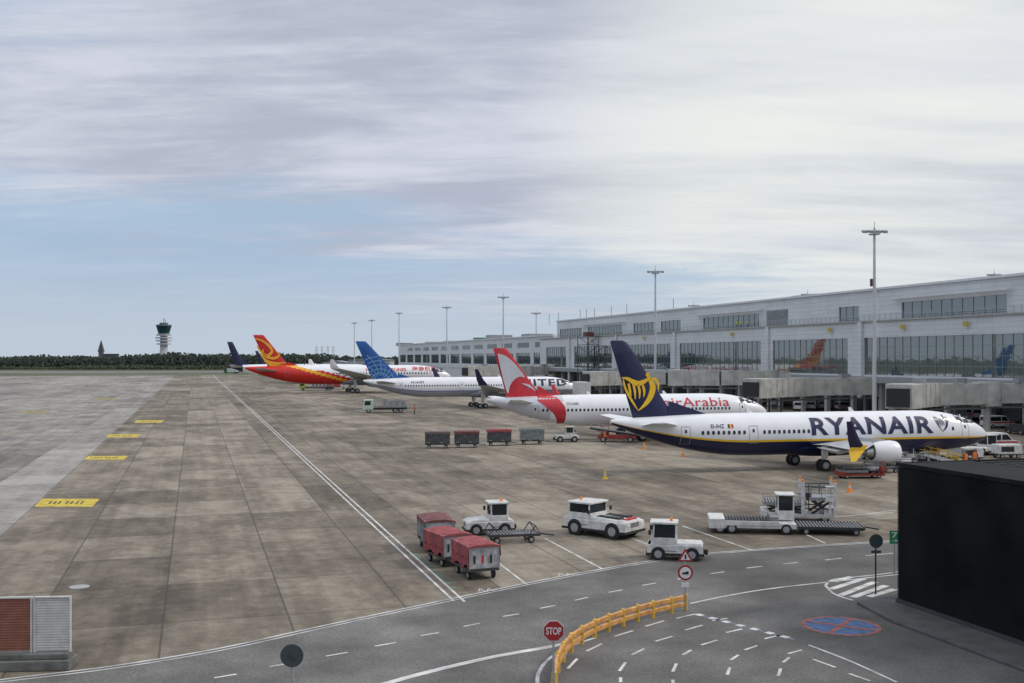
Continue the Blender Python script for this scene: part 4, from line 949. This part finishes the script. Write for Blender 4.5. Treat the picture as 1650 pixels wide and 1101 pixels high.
def truck(label,loc,rz,cabm,boxm,L=8,boxz=(1.1,3.2),kind='box',rails=False):
    t=thing('service_truck',label,'truck',loc,rz);a,b=-L/2,L/2
    m=MB();m.box(a,b,-.9,.9,.6,.95);m.build('chassis',DMETAL,t)
    m=MB();m.prism([(b-2,.6),(b,.6),(b+.02,1.4),(b-.25,2.5),(b-2,2.6)],-1.15,1.15);c=m.build('cab',cabm,t,bevel=.06)
    m=MB();m.hexa([(b-.02,-1,1.5),(b+.04,-1,1.5),(b+.04,1,1.5),(b-.02,1,1.5)],[(b-.26,-1,2.35),(b-.2,-1,2.35),(b-.2,1,2.35),(b-.26,1,2.35)])
    for s in(-1,1):m.prism([(b-.25,1.5),(b-.45,2.3),(b-1.5,2.3),(b-1.5,1.5)],s*1.155-.01,s*1.155+.01)
    m.build('window',GLASS,c)
    if kind=='box':
        m=MB();m.box(a,b-2.2,-1.25,1.25,*boxz);m.build('cargo_box',boxm,t,bevel=.04)
        if boxz[0]>2:
            m=MB()
            for s in(-1,1):m.bar((a+.5,s*.8,.95),(b-3,s*.8,boxz[0]),.18);m.bar((b-3,s*.8,.95),(a+.5,s*.8,boxz[0]),.18)
            m.build('scissor_lift',DMETAL,t)
    elif kind=='flat':
        m=MB();m.box(a,b-2.2,-1.25,1.25,boxz[0],boxz[0]+.3);m.build('flatbed',boxm,t)
        m=MB()
        for i in range(int((L-3)/1.2)):
            x=a+.3+i*1.2;m.box(x,x+.7,-.9,.6,boxz[0]+.31,boxz[0]+.31+random.uniform(.5,1.3))
        m.bar((a+.2,1.1,boxz[0]+.3),(a+1.6,1.1,boxz[1]),.12);m.bar((a+1.6,1.1,boxz[1]),(a+3.6,1.1,boxz[1]-.4),.12);m.build('hydrant_equipment',VG,t)
    if rails:
        for s in(-1,1):
            m=MB()
            for q in range(6):m.bar((a+.1+q*(L-2.5)/5,s*1.25,boxz[0]+.3),(a+.1+q*(L-2.5)/5,s*1.25,boxz[0]+1.2),.05)
            m.bar((a+.1,s*1.25,boxz[0]+1.2),(b-2.4,s*1.25,boxz[0]+1.2),.05)
            m.build('guard_rail',GALV,t)
    for x in(a+1.2,a+2.3,b-1.1):
        for s in(-1,1):wheel(t,x,s*1.0,.45,.3)
    return t
truck('fuel service truck with white and green cab under the tail of the blue-tailed jet',A(620,665),rad(190),pm('cab_green_white',(.5,.62,.52),.4),VG,8.5,(1.1,2.4),'flat',True)
truck('white high box truck at the nose of the blue-tailed jet',atD(935,222),rad(100),VW,VW,8,(3.0,5.6))
truck('lime and white service truck beneath the rear of the red-tailed jet',A(510,629),rad(185),pm('lime',(.35,.5,.08),.4),VG,11,(1.1,3.2),'flat',True)
truck('red box truck beside the red-tailed jet',A(542,627),rad(8),VW,HRED,7,(1.1,2.8))
truck('small green truck far left beneath the distant navy-tailed jet',A(372,602),rad(180),GRN,VW,9,(1.2,3.4))
truck('small white truck with grey box below the distant navy-tailed jet',A(388,601),rad(0),VW,VG,9,(1.2,3.4))
truck('white box truck half hidden behind the second jet near the middle',atD(905,190),rad(100),VW,REDP,7,(1.1,3.0))
def stairs(label,loc,rz,top=2.8):
    t=thing('boarding_stairs',label,'boarding stairs',loc,rz);n=12;L=4.4
    m=MB()
    for i in range(n):m.box(-L/2+i*L/n,-L/2+(i+1)*L/n,-.6,.6,.4+i*(top-.4)/n-.05,.4+i*(top-.4)/n)
    m.box(L/2,L/2+1.3,-.75,.75,top-.1,top);m.build('treads',GALV,t)
    m=MB()
    for s in(-1,1):m.bar((-L/2,s*.64,.3),(L/2,s*.64,top-.1),.06,.3)
    for x in(-1,1.8,3.2):
        for s in(-1,1):m.bar((x,s*.6,.35),(x,s*.6,.4+(min(x,2.2)+2.2)/L*(top-.4)),.1)
    m.box(-1.6,3.4,-.8,.8,.3,.42);m.build('stair_frame',VW,t)
    for s in(-1,1):
        m=MB()
        for z in(.5,1.0):
            m.bar((-L/2,s*.68,.4+z),(L/2,s*.68,top+z),.05);m.bar((L/2,s*.68,top+z),(L/2+1.3,s*.68,top+z),.05)
        for q in range(7):
            x=-L/2+q*L/6;zz=.4+(top-.4)*q/6;m.bar((x,s*.68,zz),(x,s*.68,zz+1),.04)
        m.build('handrail',YEL,t)
    for x in(-1.2,3):
        for s in(-1,1):wheel(t,x,s*.75,.28,.16)
    return t
st=stairs('parked low steps with yellow handrails near the nose of the harp-tailed jet',A(1522,752),rad(150),1.5);st.scale=(.8,)*3
def gpu(label,loc,rz,col=VW):
    t=thing('ground_power_unit',label,'generator cart',loc,rz)
    m=MB();m.box(-1.3,1.3,-.75,.75,.45,1.45);m.build('housing',col,t,bevel=.06)
    m=MB();m.box(-1.4,1.4,-.8,.8,.38,.44);m.bar((1.4,0,.4),(2.2,0,.3),.07);m.build('tow_frame',BLK,t)
    m=MB();m.box(-1.0,.4,-.77,-.752,.7,1.25);m.build('vent_grille',BLK,t)
    for x in(-.9,.9):
        for s in(-1,1):wheel(t,x,s*.68,.24,.15)
    return t
gpu('white generator cart under the cockpit of the harp-tailed jet',A(1560,744),rad(20))
gpu('grey generator cart between steps and engine of the harp-tailed jet',A(1478,740),rad(-10),VG)
gpu('white generator cart at the right edge near the dark louvred building',A(1622,738),rad(5))
gpu('yellow generator cart near the nose of the second jet',atD(1240,150),rad(5),YEL)
def cone(label,px,py):
    x,y=A(px,py);t=thing('traffic_cone',label,'traffic cone',(x,y,0))
    m=MB();m.box(-.22,.22,-.22,.22,0,.04);m.cyl((0,0,.04),(0,0,.75),.16,.03,16);m.build('cone_body',ORG if px!=975 else YEL,t,True)
    m=MB();m.cyl((0,0,.3),(0,0,.45),.118,.09,16);m.build('reflective_band',WPAINT,t,True)
    t.scale=(1.1,)*3
cone('yellow traffic cone alone on the open apron left of the dark tail jet',975,772)
cone('orange traffic cone directly under the tail of the dark-tailed jet',1038,724)
cone('orange traffic cone beneath the rear fuselage of the dark-tailed jet',1100,736)
cone('orange traffic cone in front of the red loader, by the parking bays',1369,793)
# ---------------- signs
def post(t,h,r=.04,mat=None):
    m=MB();m.cyl((0,0,0),(0,0,h),r,n=10);return m.build('post',mat or GALV,t,True)
def face(pts,y,name,mat,par):
    m=MB();m.loft([[(x,y,z) for x,z in pts],[(x,y+.015,z) for x,z in pts]]);return m.build(name,mat,par)
def circ(r,cz,n=28): return [(r*cos(2*pi*i/n),cz+r*sin(2*pi*i/n)) for i in range(n)]
SR=pm('sign_red',(.36,.02,.025),.4);SW=pm('sign_white',(.7,.7,.7),.4);SB=pm('sign_back_grey',(.05,.065,.065),.5)
x,y=atD(892,33);t=thing('stop_sign','red octagonal STOP sign at the lower end of the orange barrier','stop sign',(x,y,0));post(t,2.2)
o8=lambda r:[(r*cos(pi/8+i*pi/4),2.08+r*sin(pi/8+i*pi/4)) for i in range(8)]
face(o8(.345),-.075,'sign_border',SW,t);face(o8(.325),-.092,'sign_plate',SR,t);text('STOP',-.24,.24,1.97,2.2,lambda x,z:-.098,'lettering',SW,t,.02,0)
x,y=atD(471,30);t=thing('round_sign','dark round sign seen from behind at the bottom left of centre','road sign',(x,y,0));post(t,2.3);face(circ(.33,2.15),-.07,'sign_plate',SB,t)
face([(-.12,2.05),(.1,2.0),(.1,2.1),(-.12,2.2)],-.08,'bracket',DMETAL,t)
x,y=at(1411,958);t=thing('round_sign','dark round sign on a black post beside the louvred building','road sign',(x,y,0));post(t,2.6,.035,BLK);face(circ(.31,2.4),-.06,'sign_plate',SB,t);face([(-.22,1.86),(.22,1.86),(.22,1.98),(-.22,1.98)],-.06,'lower_plate',SB,t)
x,y=at(1104,985);t=thing('warning_sign','red triangle sign above a red ringed round sign at the barrier end','road sign',(x,y,0));post(t,2.5)
tri=lambda r:[(-r,2.08+(.36-r)*.5),(r,2.08+(.36-r)*.5),(0,2.08+(.36-r)*.5+r*1.72)]
face(tri(.32),-.06,'triangle_border',SR,t);face([(-.2,2.16),(.2,2.16),(0,2.5)],-.078,'triangle_plate',SW,t);face([(-.03,2.2),(.03,2.2),(.04,2.38),(-.04,2.38)],-.096,'exclamation_mark',BLK,t)
face(circ(.32,1.62),-.06,'round_border',SR,t);face(circ(.24,1.62),-.078,'round_plate',SW,t);face([(-.13,1.56),(.13,1.56),(.13,1.68),(.04,1.68),(-.02,1.64),(-.13,1.64)],-.096,'truck_symbol',BLK,t)
face([(-.16,1.02),(.16,1.02),(.16,1.22),(-.16,1.22)],-.06,'sub_plate',SW,t)
x,y=atD(1441,52);t=thing('gate_sign','green plate with a white 7 beside the dark louvred building','sign',(x,y,0));post(t,2.1);face([(-.25,1.45),(.3,1.45),(.3,2.1),(-.25,2.1)],-.06,'sign_plate',pm('sign_green',(.02,.25,.1),.5),t)
text('7',-.15,.15,1.75,2.03,lambda x,z:-.066,'lettering',SW,t,.02,0);text('→',-.15,.18,1.52,1.68,lambda x,z:-.066,'arrow',SW,t,.02,0)
# ---------------- orange barrier
bp=[at(*p) for p in((1105,984),(1052,996),(1004,1010),(958,1028),(920,1052),(899,1084),(893,1118))]
t=thing('guard_barrier','curved orange and yellow two-rail barrier along the road bend','barrier',(0,0,0));OW=pm('barrier_orange',(.66,.33,.1),.6,0,.25,3,dirt=.15)
cv=catmull(bp,10)
for z in(.28,.56):
    m=MB();rr=[]
    for i,c in enumerate(cv):
        d=(cv[min(i+1,len(cv)-1)]-cv[max(i-1,0)]).normalized();n=Vector((-d.y,d.x))
        rr.append([(c.x+n.x*p,c.y+n.y*p,z+q) for p,q in((-.06,-.07),(-.03,-.1),(.03,-.1),(.06,-.07),(.06,.07),(.03,.1),(-.03,.1),(-.06,.07))])
    m.loft(rr).build('rail',OW,t,True)
for i in range(0,len(cv),5):
    c=cv[i]
    m=MB();m.cyl((c.x,c.y,0),(c.x,c.y,.68),.085,n=12);m.cyl((c.x,c.y,.68),(c.x,c.y,.73),.085,.04,12);m.build('post',pm('post_yellow',(.66,.4,.06),.5,0,.2,3),t,True)
# ---------------- dark louvred building
DL=bpy.data.materials.new('black_louvre');DL.use_nodes=True
N=DL.node_tree.nodes;L=DL.node_tree.links;b=N['Principled BSDF'];b.inputs['Roughness'].default_value=.7;b.inputs['Specular IOR Level'].default_value=.15
tc=N.new('ShaderNodeTexCoord');nn=N.new('ShaderNodeTexNoise');nn.inputs['Scale'].default_value=.5;nn.inputs['Detail'].default_value=6;L.new(tc.outputs['Object'],nn.inputs['Vector'])
rr_=N.new('ShaderNodeValToRGB');rr_.color_ramp.elements[0].position=.35;rr_.color_ramp.elements[1].position=.65;rr_.color_ramp.elements[0].color=(.005,.005,.006,1);rr_.color_ramp.elements[1].color=(.015,.015,.016,1);L.new(nn.outputs[0],rr_.inputs[0]);L.new(rr_.outputs[0],b.inputs['Base Color'])
t=thing('louvred_building','black finely louvred plant building cutting off the lower right of the view','building',(0,0,0),PHI)
V0=28.9;U0=38.6
m=MB();m.box(V0+.03,V0+16,12,U0-.03,.13,5.9);m.build('wall',DL,t)
m=MB();z=.3
while z<5.9:
    m.box(V0,V0+.025,12,U0,z,z+.03);z+=.06
m.build('louvres',DL,t)
m=MB();m.box(V0-.06,V0+.02,12,U0+.04,.122,.28);m.build('plinth',pm('plinth_grey',(.05,.05,.05),.8),t)
m=MB();m.box(V0-.03,V0+.2,12,U0+.05,5.95,6.12);m.box(V0+.2,V0+16,U0-.2,U0+.05,5.95,6.12);m.build('parapet',DL,t)
m=MB();m.box(V0+.2,V0+16,12,U0-.2,5.9,5.96);m.build('roof',pm('roof_gravel',(.1,.1,.095),.95,0,.3,6,.6),t)
m=MB();m.box(V0+.25,V0+3.6,12,U0-.25,5.97,6.1);m.build('roof_cover',DL,t)
m=MB();k=V0+3.8
while k<V0+16:
    m.box(k,k+.05,20,U0-.4,6.0,6.05);k+=.45
y=20
while y<U0-.4:
    m.box(V0+3.8,V0+16,y,y+.05,6.055,6.1);y+=.9
m.build('roof_grating',pm('grate',(.1,.1,.1),.6,.4),t)
m=MB()
isl=[(V0-2.0,12),(V0-2.2,36),(V0-1.6,U0+.6),(V0+.5,U0+1.2),(V0+16,U0+1.2),(V0+16,12)]
m.loft([[(x,y,-.02) for x,y in isl],[(x,y,.12) for x,y in isl]]);o=m.build('pavement',pm('kerb_slab',(.085,.085,.085),.85,0,.25,1.5,.3),rz=PHI,bevel=.03);struct(o)
# ---------------- lower left obstacle panels
x,y=at(118,1076);t=thing('louvre_screen','red and white slatted screen on concrete base at the bottom left corner','barrier screen',(x,y,0),rad(4))
m=MB();m.box(-4.2,0,-.4,.5,0,.35);m.box(-4.0,-.1,-.25,.35,.35,.55);m.build('concrete_base',pm('dirty_concrete',(.15,.15,.14),.9,0,.35,2,.4),t,bevel=.04)
SLW=pm('slat_cream',(.56,.55,.52),.6,0,.15,3);SLR=pm('slat_red',(.27,.1,.065),.7,0,.2,3)
for x0_,x1_,mm,mf in((-1.3,-.08,SLW,SLW),(-2.55,-1.36,SLR,SLW),(-3.8,-2.61,SLR,SLW)):
    m=MB();z=.62
    while z<2.38:
        m.hexa([(x0_+.05,-.02,z),(x1_-.05,-.02,z),(x1_-.05,.05,z+.05),(x0_+.05,.05,z+.05)],[(x0_+.05,-.02,z+.03),(x1_-.05,-.02,z+.03),(x1_-.05,.05,z+.08),(x0_+.05,.05,z+.08)]);z+=.09
    p=m.build('slat_panel',mm,t);m=MB();m.box(x0_,x0_+.05,-.05,.08,.55,2.45);m.box(x1_-.05,x1_,-.05,.08,.55,2.45);m.box(x0_+.05,x1_-.05,-.05,.08,2.4,2.45);m.build('panel_frame',mf,p)
# ---------------- people
def person(label,loc,rz,vest,walk=0.25,trm=None,sc=1):
    t=thing('person',label,'person',loc,rz)
    V=[];E=[];R=[]
    def v(p,r,par=None):
        V.append(p);R.append(r)
        if par is not None:E.append((par,len(V)-1))
        return len(V)-1
    pe=v((0,0,.95),.15);w_=v((0,0,1.12),.14,pe);ch=v((0,0,1.36),.16,w_);nk=v((0,0,1.52),.06,ch);hd=v((.01,0,1.62),.085,nk);hd2=v((.015,0,1.73),.08,hd)
    for s in(-1,1):
        hp=v((0,s*.1,.88),.1,pe);kn=v((.12*s*walk*2+.03,s*.11,.5),.065,hp);an=v((.2*s*walk*2-.03,s*.11,.1),.045,kn);v((.2*s*walk*2+.16,s*.12,.04),.04,an)
        sh=v((0,s*.19,1.42),.065,ch);el=v((-.03-.1*s*walk,s*.26,1.14),.045,sh);wr_=v((.08-.12*s*walk,s*.27,.9),.032,el);hn=v((.1-.12*s*walk,s*.27,.83),.032,wr_)
        for k in range(4):v((.09-.12*s*walk+.018*(k-1.5)+.02,s*.27,.74+.012*abs(k-1.5)),.009,hn)
        v((.15-.12*s*walk,s*.255,.79),.01,hn)
    me=bpy.data.meshes.new('body');me.from_pydata(V,E,[]);o=bpy.data.objects.new('body',me);C.objects.link(o);o.parent=t
    md=o.modifiers.new('s','SKIN');o.modifiers.new('ss','SUBSURF').levels=1
    if not me.skin_vertices:
        bpy.context.view_layer.objects.active=o;bpy.ops.mesh.customdata_skin_add()
    for i,r in enumerate(R):
        me.skin_vertices[0].data[i].radius=(r,r)
    me.skin_vertices[0].data[0].use_root=True
    me.materials.append(trm or pm('work_trousers',(.03,.035,.06),.8))
    m=MB();n=14;m.loft([[(a*cos(2*pi*i/n)*.75,a*sin(2*pi*i/n)*1.08,z) for i in range(n)] for z,a in((.9,.185),(1.1,.175),(1.35,.2),(1.46,.17),(1.5,.09))]);m.build('vest',vest,t,True)
    m=MB();n=12;m.loft([[(.02+a*cos(2*pi*i/n),a*sin(2*pi*i/n)*.9,z) for i in range(n)] for z,a in((1.56,.06),(1.6,.09),(1.68,.1),(1.74,.098))]);m.build('face',SKIN,t,True)
    m=MB();m.loft([[(.0+a*cos(2*pi*i/n),a*sin(2*pi*i/n)*.95,z) for i in range(n)] for z,a in((1.70,.108),(1.76,.108),(1.81,.085),(1.84,.03))]);m.build('hair',BLK,t,True)
    return t
person('person in orange vest and dark trousers standing right of the fuel truck',A(668,668),rad(200),HIV)
person('person in orange vest near the dark building, left one of two by the steps',at(1556,757),rad(100),HIV,0)
person('person in orange vest near the dark building, right one of two by the steps',at(1571,754),rad(60),HIV,.3)
person('person in orange vest standing by the belt loader behind the cart train',at(975,716),rad(30),HIV)
for i,px in enumerate((1187,1194,1205)):
    p=vu(116.5,U(px,116.5));person('person in yellow vest on the terminal terrace, %s of three'%('left one','middle one','right one')[i],(p[0],p[1],17.26),rad(200),HIY,0)
# ---------------- light & world & camera
AZ=rad(84);EL=rad(40)
sd=Vector((sin(AZ)*cos(EL),cos(AZ)*cos(EL),sin(EL)))
ld=bpy.data.lights.new('sun','SUN');ld.energy=1.5;ld.angle=rad(10);ld.color=(1,.94,.85);lo=bpy.data.objects.new('sun',ld);C.objects.link(lo);lo.rotation_euler=(-sd).to_track_quat('-Z','Y').to_euler()
w=bpy.data.worlds.new('World');SC.world=w;w.use_nodes=True;N=w.node_tree.nodes;L=w.node_tree.links;N.clear()
out=N.new('ShaderNodeOutputWorld');bg=N.new('ShaderNodeBackground');bg.inputs[1].default_value=.1;L.new(bg.outputs[0],out.inputs[0])
sky=N.new('ShaderNodeTexSky');sky.sky_type='NISHITA';sky.sun_disc=False;sky.sun_elevation=EL;sky.sun_rotation=AZ;sky.air_density=1.2;sky.dust_density=2.5
def mt(op,a,b_=None,c=None,clamp=False):
    n=N.new('ShaderNodeMath');n.operation=op;n.use_clamp=clamp
    for i,x in enumerate((a,b_,c)):
        if x is None: continue
        if isinstance(x,(int,float)): n.inputs[i].default_value=x
        else: L.new(x,n.inputs[i])
    return n.outputs[0]
def mr(v,a,b,c,d):
    n=N.new('ShaderNodeMapRange');n.interpolation_type='SMOOTHSTEP';n.inputs[1].default_value=a;n.inputs[2].default_value=b;n.inputs[3].default_value=c;n.inputs[4].default_value=d;L.new(v,n.inputs[0]);return n.outputs[0]
tc=N.new('ShaderNodeTexCoord');sp=N.new('ShaderNodeSeparateXYZ');L.new(tc.outputs['Generated'],sp.inputs[0]);X,Y,Z=sp.outputs
zz=mt('ADD',mt('MAXIMUM',Z,0),.11)
cb=N.new('ShaderNodeCombineXYZ');L.new(mt('DIVIDE',X,zz),cb.inputs[0]);L.new(mt('DIVIDE',Y,zz),cb.inputs[1])
def nz(sx,sy,sc,det,rough,off=0,dist=0,rot=-12):
    mp=N.new('ShaderNodeMapping');mp.inputs['Scale'].default_value=(sx,sy,1);mp.inputs['Location'].default_value=(off,off*.7,0);mp.inputs['Rotation'].default_value=(0,0,rad(rot));L.new(cb.outputs[0],mp.inputs[0])
    n=N.new('ShaderNodeTexNoise');n.inputs['Scale'].default_value=sc;n.inputs['Detail'].default_value=det;n.inputs['Roughness'].default_value=rough;n.inputs['Distortion'].default_value=dist;L.new(mp.outputs[0],n.inputs['Vector']);return n.outputs[0]
n1=nz(.7,1.0,.9,10,.6,3.1,.3);n2=nz(.6,1.1,1.3,10,.6,7.7,.3);n3=nz(.3,1,.8,6,.6,1.3);n4=nz(.5,1.6,2.6,8,.65,5.2,.5,20)
dens=mt('ADD',n1,mr(Z,.06,.21,-.05,.34));dens=mt('ADD',dens,mt('MULTIPLY',X,.55));dens=mt('ADD',dens,mt('MULTIPLY',mt('SUBTRACT',n4,.5),.4))
cov=mr(dens,.36,.66,.2,1)
def rgb(c):
    n=N.new('ShaderNodeRGB');n.outputs[0].default_value=(*[k*10 for k in c],1);return n.outputs[0]
def mix(f,a,b):
    n=N.new('ShaderNodeMixRGB');L.new(f,n.inputs[0]);L.new(a,n.inputs[1]);L.new(b,n.inputs[2]);return n.outputs[0]
cf=mt('ADD',mt('MULTIPLY',n2,.65),mt('MULTIPLY',n4,.35))
ccol=mix(mr(cf,.40,.63,0,1),rgb((.45,.485,.59)),rgb((.66,.69,.78)))
gd=Vector((.30,.93,.15)).normalized();vm=N.new('ShaderNodeVectorMath');vm.operation='DOT_PRODUCT';L.new(tc.outputs['Generated'],vm.inputs[0]);vm.inputs[1].default_value=gd
glow=mt('MULTIPLY',mr(vm.outputs['Value'],.945,.998,0,1),mr(n3,.36,.62,.3,1))
ccol=mix(glow,ccol,rgb((.84,.87,.84)))
bm_=N.new('ShaderNodeMixRGB');bm_.inputs[0].default_value=.88;L.new(sky.outputs[0],bm_.inputs[1]);L.new(rgb((.39,.55,.74)),bm_.inputs[2])
base=mix(cov,bm_.outputs[0],ccol)
hz=mix(mr(Z,.0,.11,.9,0),base,rgb((.53,.60,.68)))
up=mix(mr(Z,.33,.8,0,1),hz,rgb((.92,.95,1.03)))
L.new(up,bg.inputs[0])
cam=bpy.data.cameras.new('camera');co=bpy.data.objects.new('camera',cam);C.objects.link(co);co.location=(0,0,H);co.rotation_euler=(pi/2,0,0)
cam.sensor_width=36;cam.clip_end=12000;cam.clip_start=.1;SC.camera=co
cam.lens=36*F/1650;cam.shift_y=(HY-550.5)/1650
SC.view_settings.view_transform='Standard';SC.view_settings.look='None';SC.view_settings.exposure=0
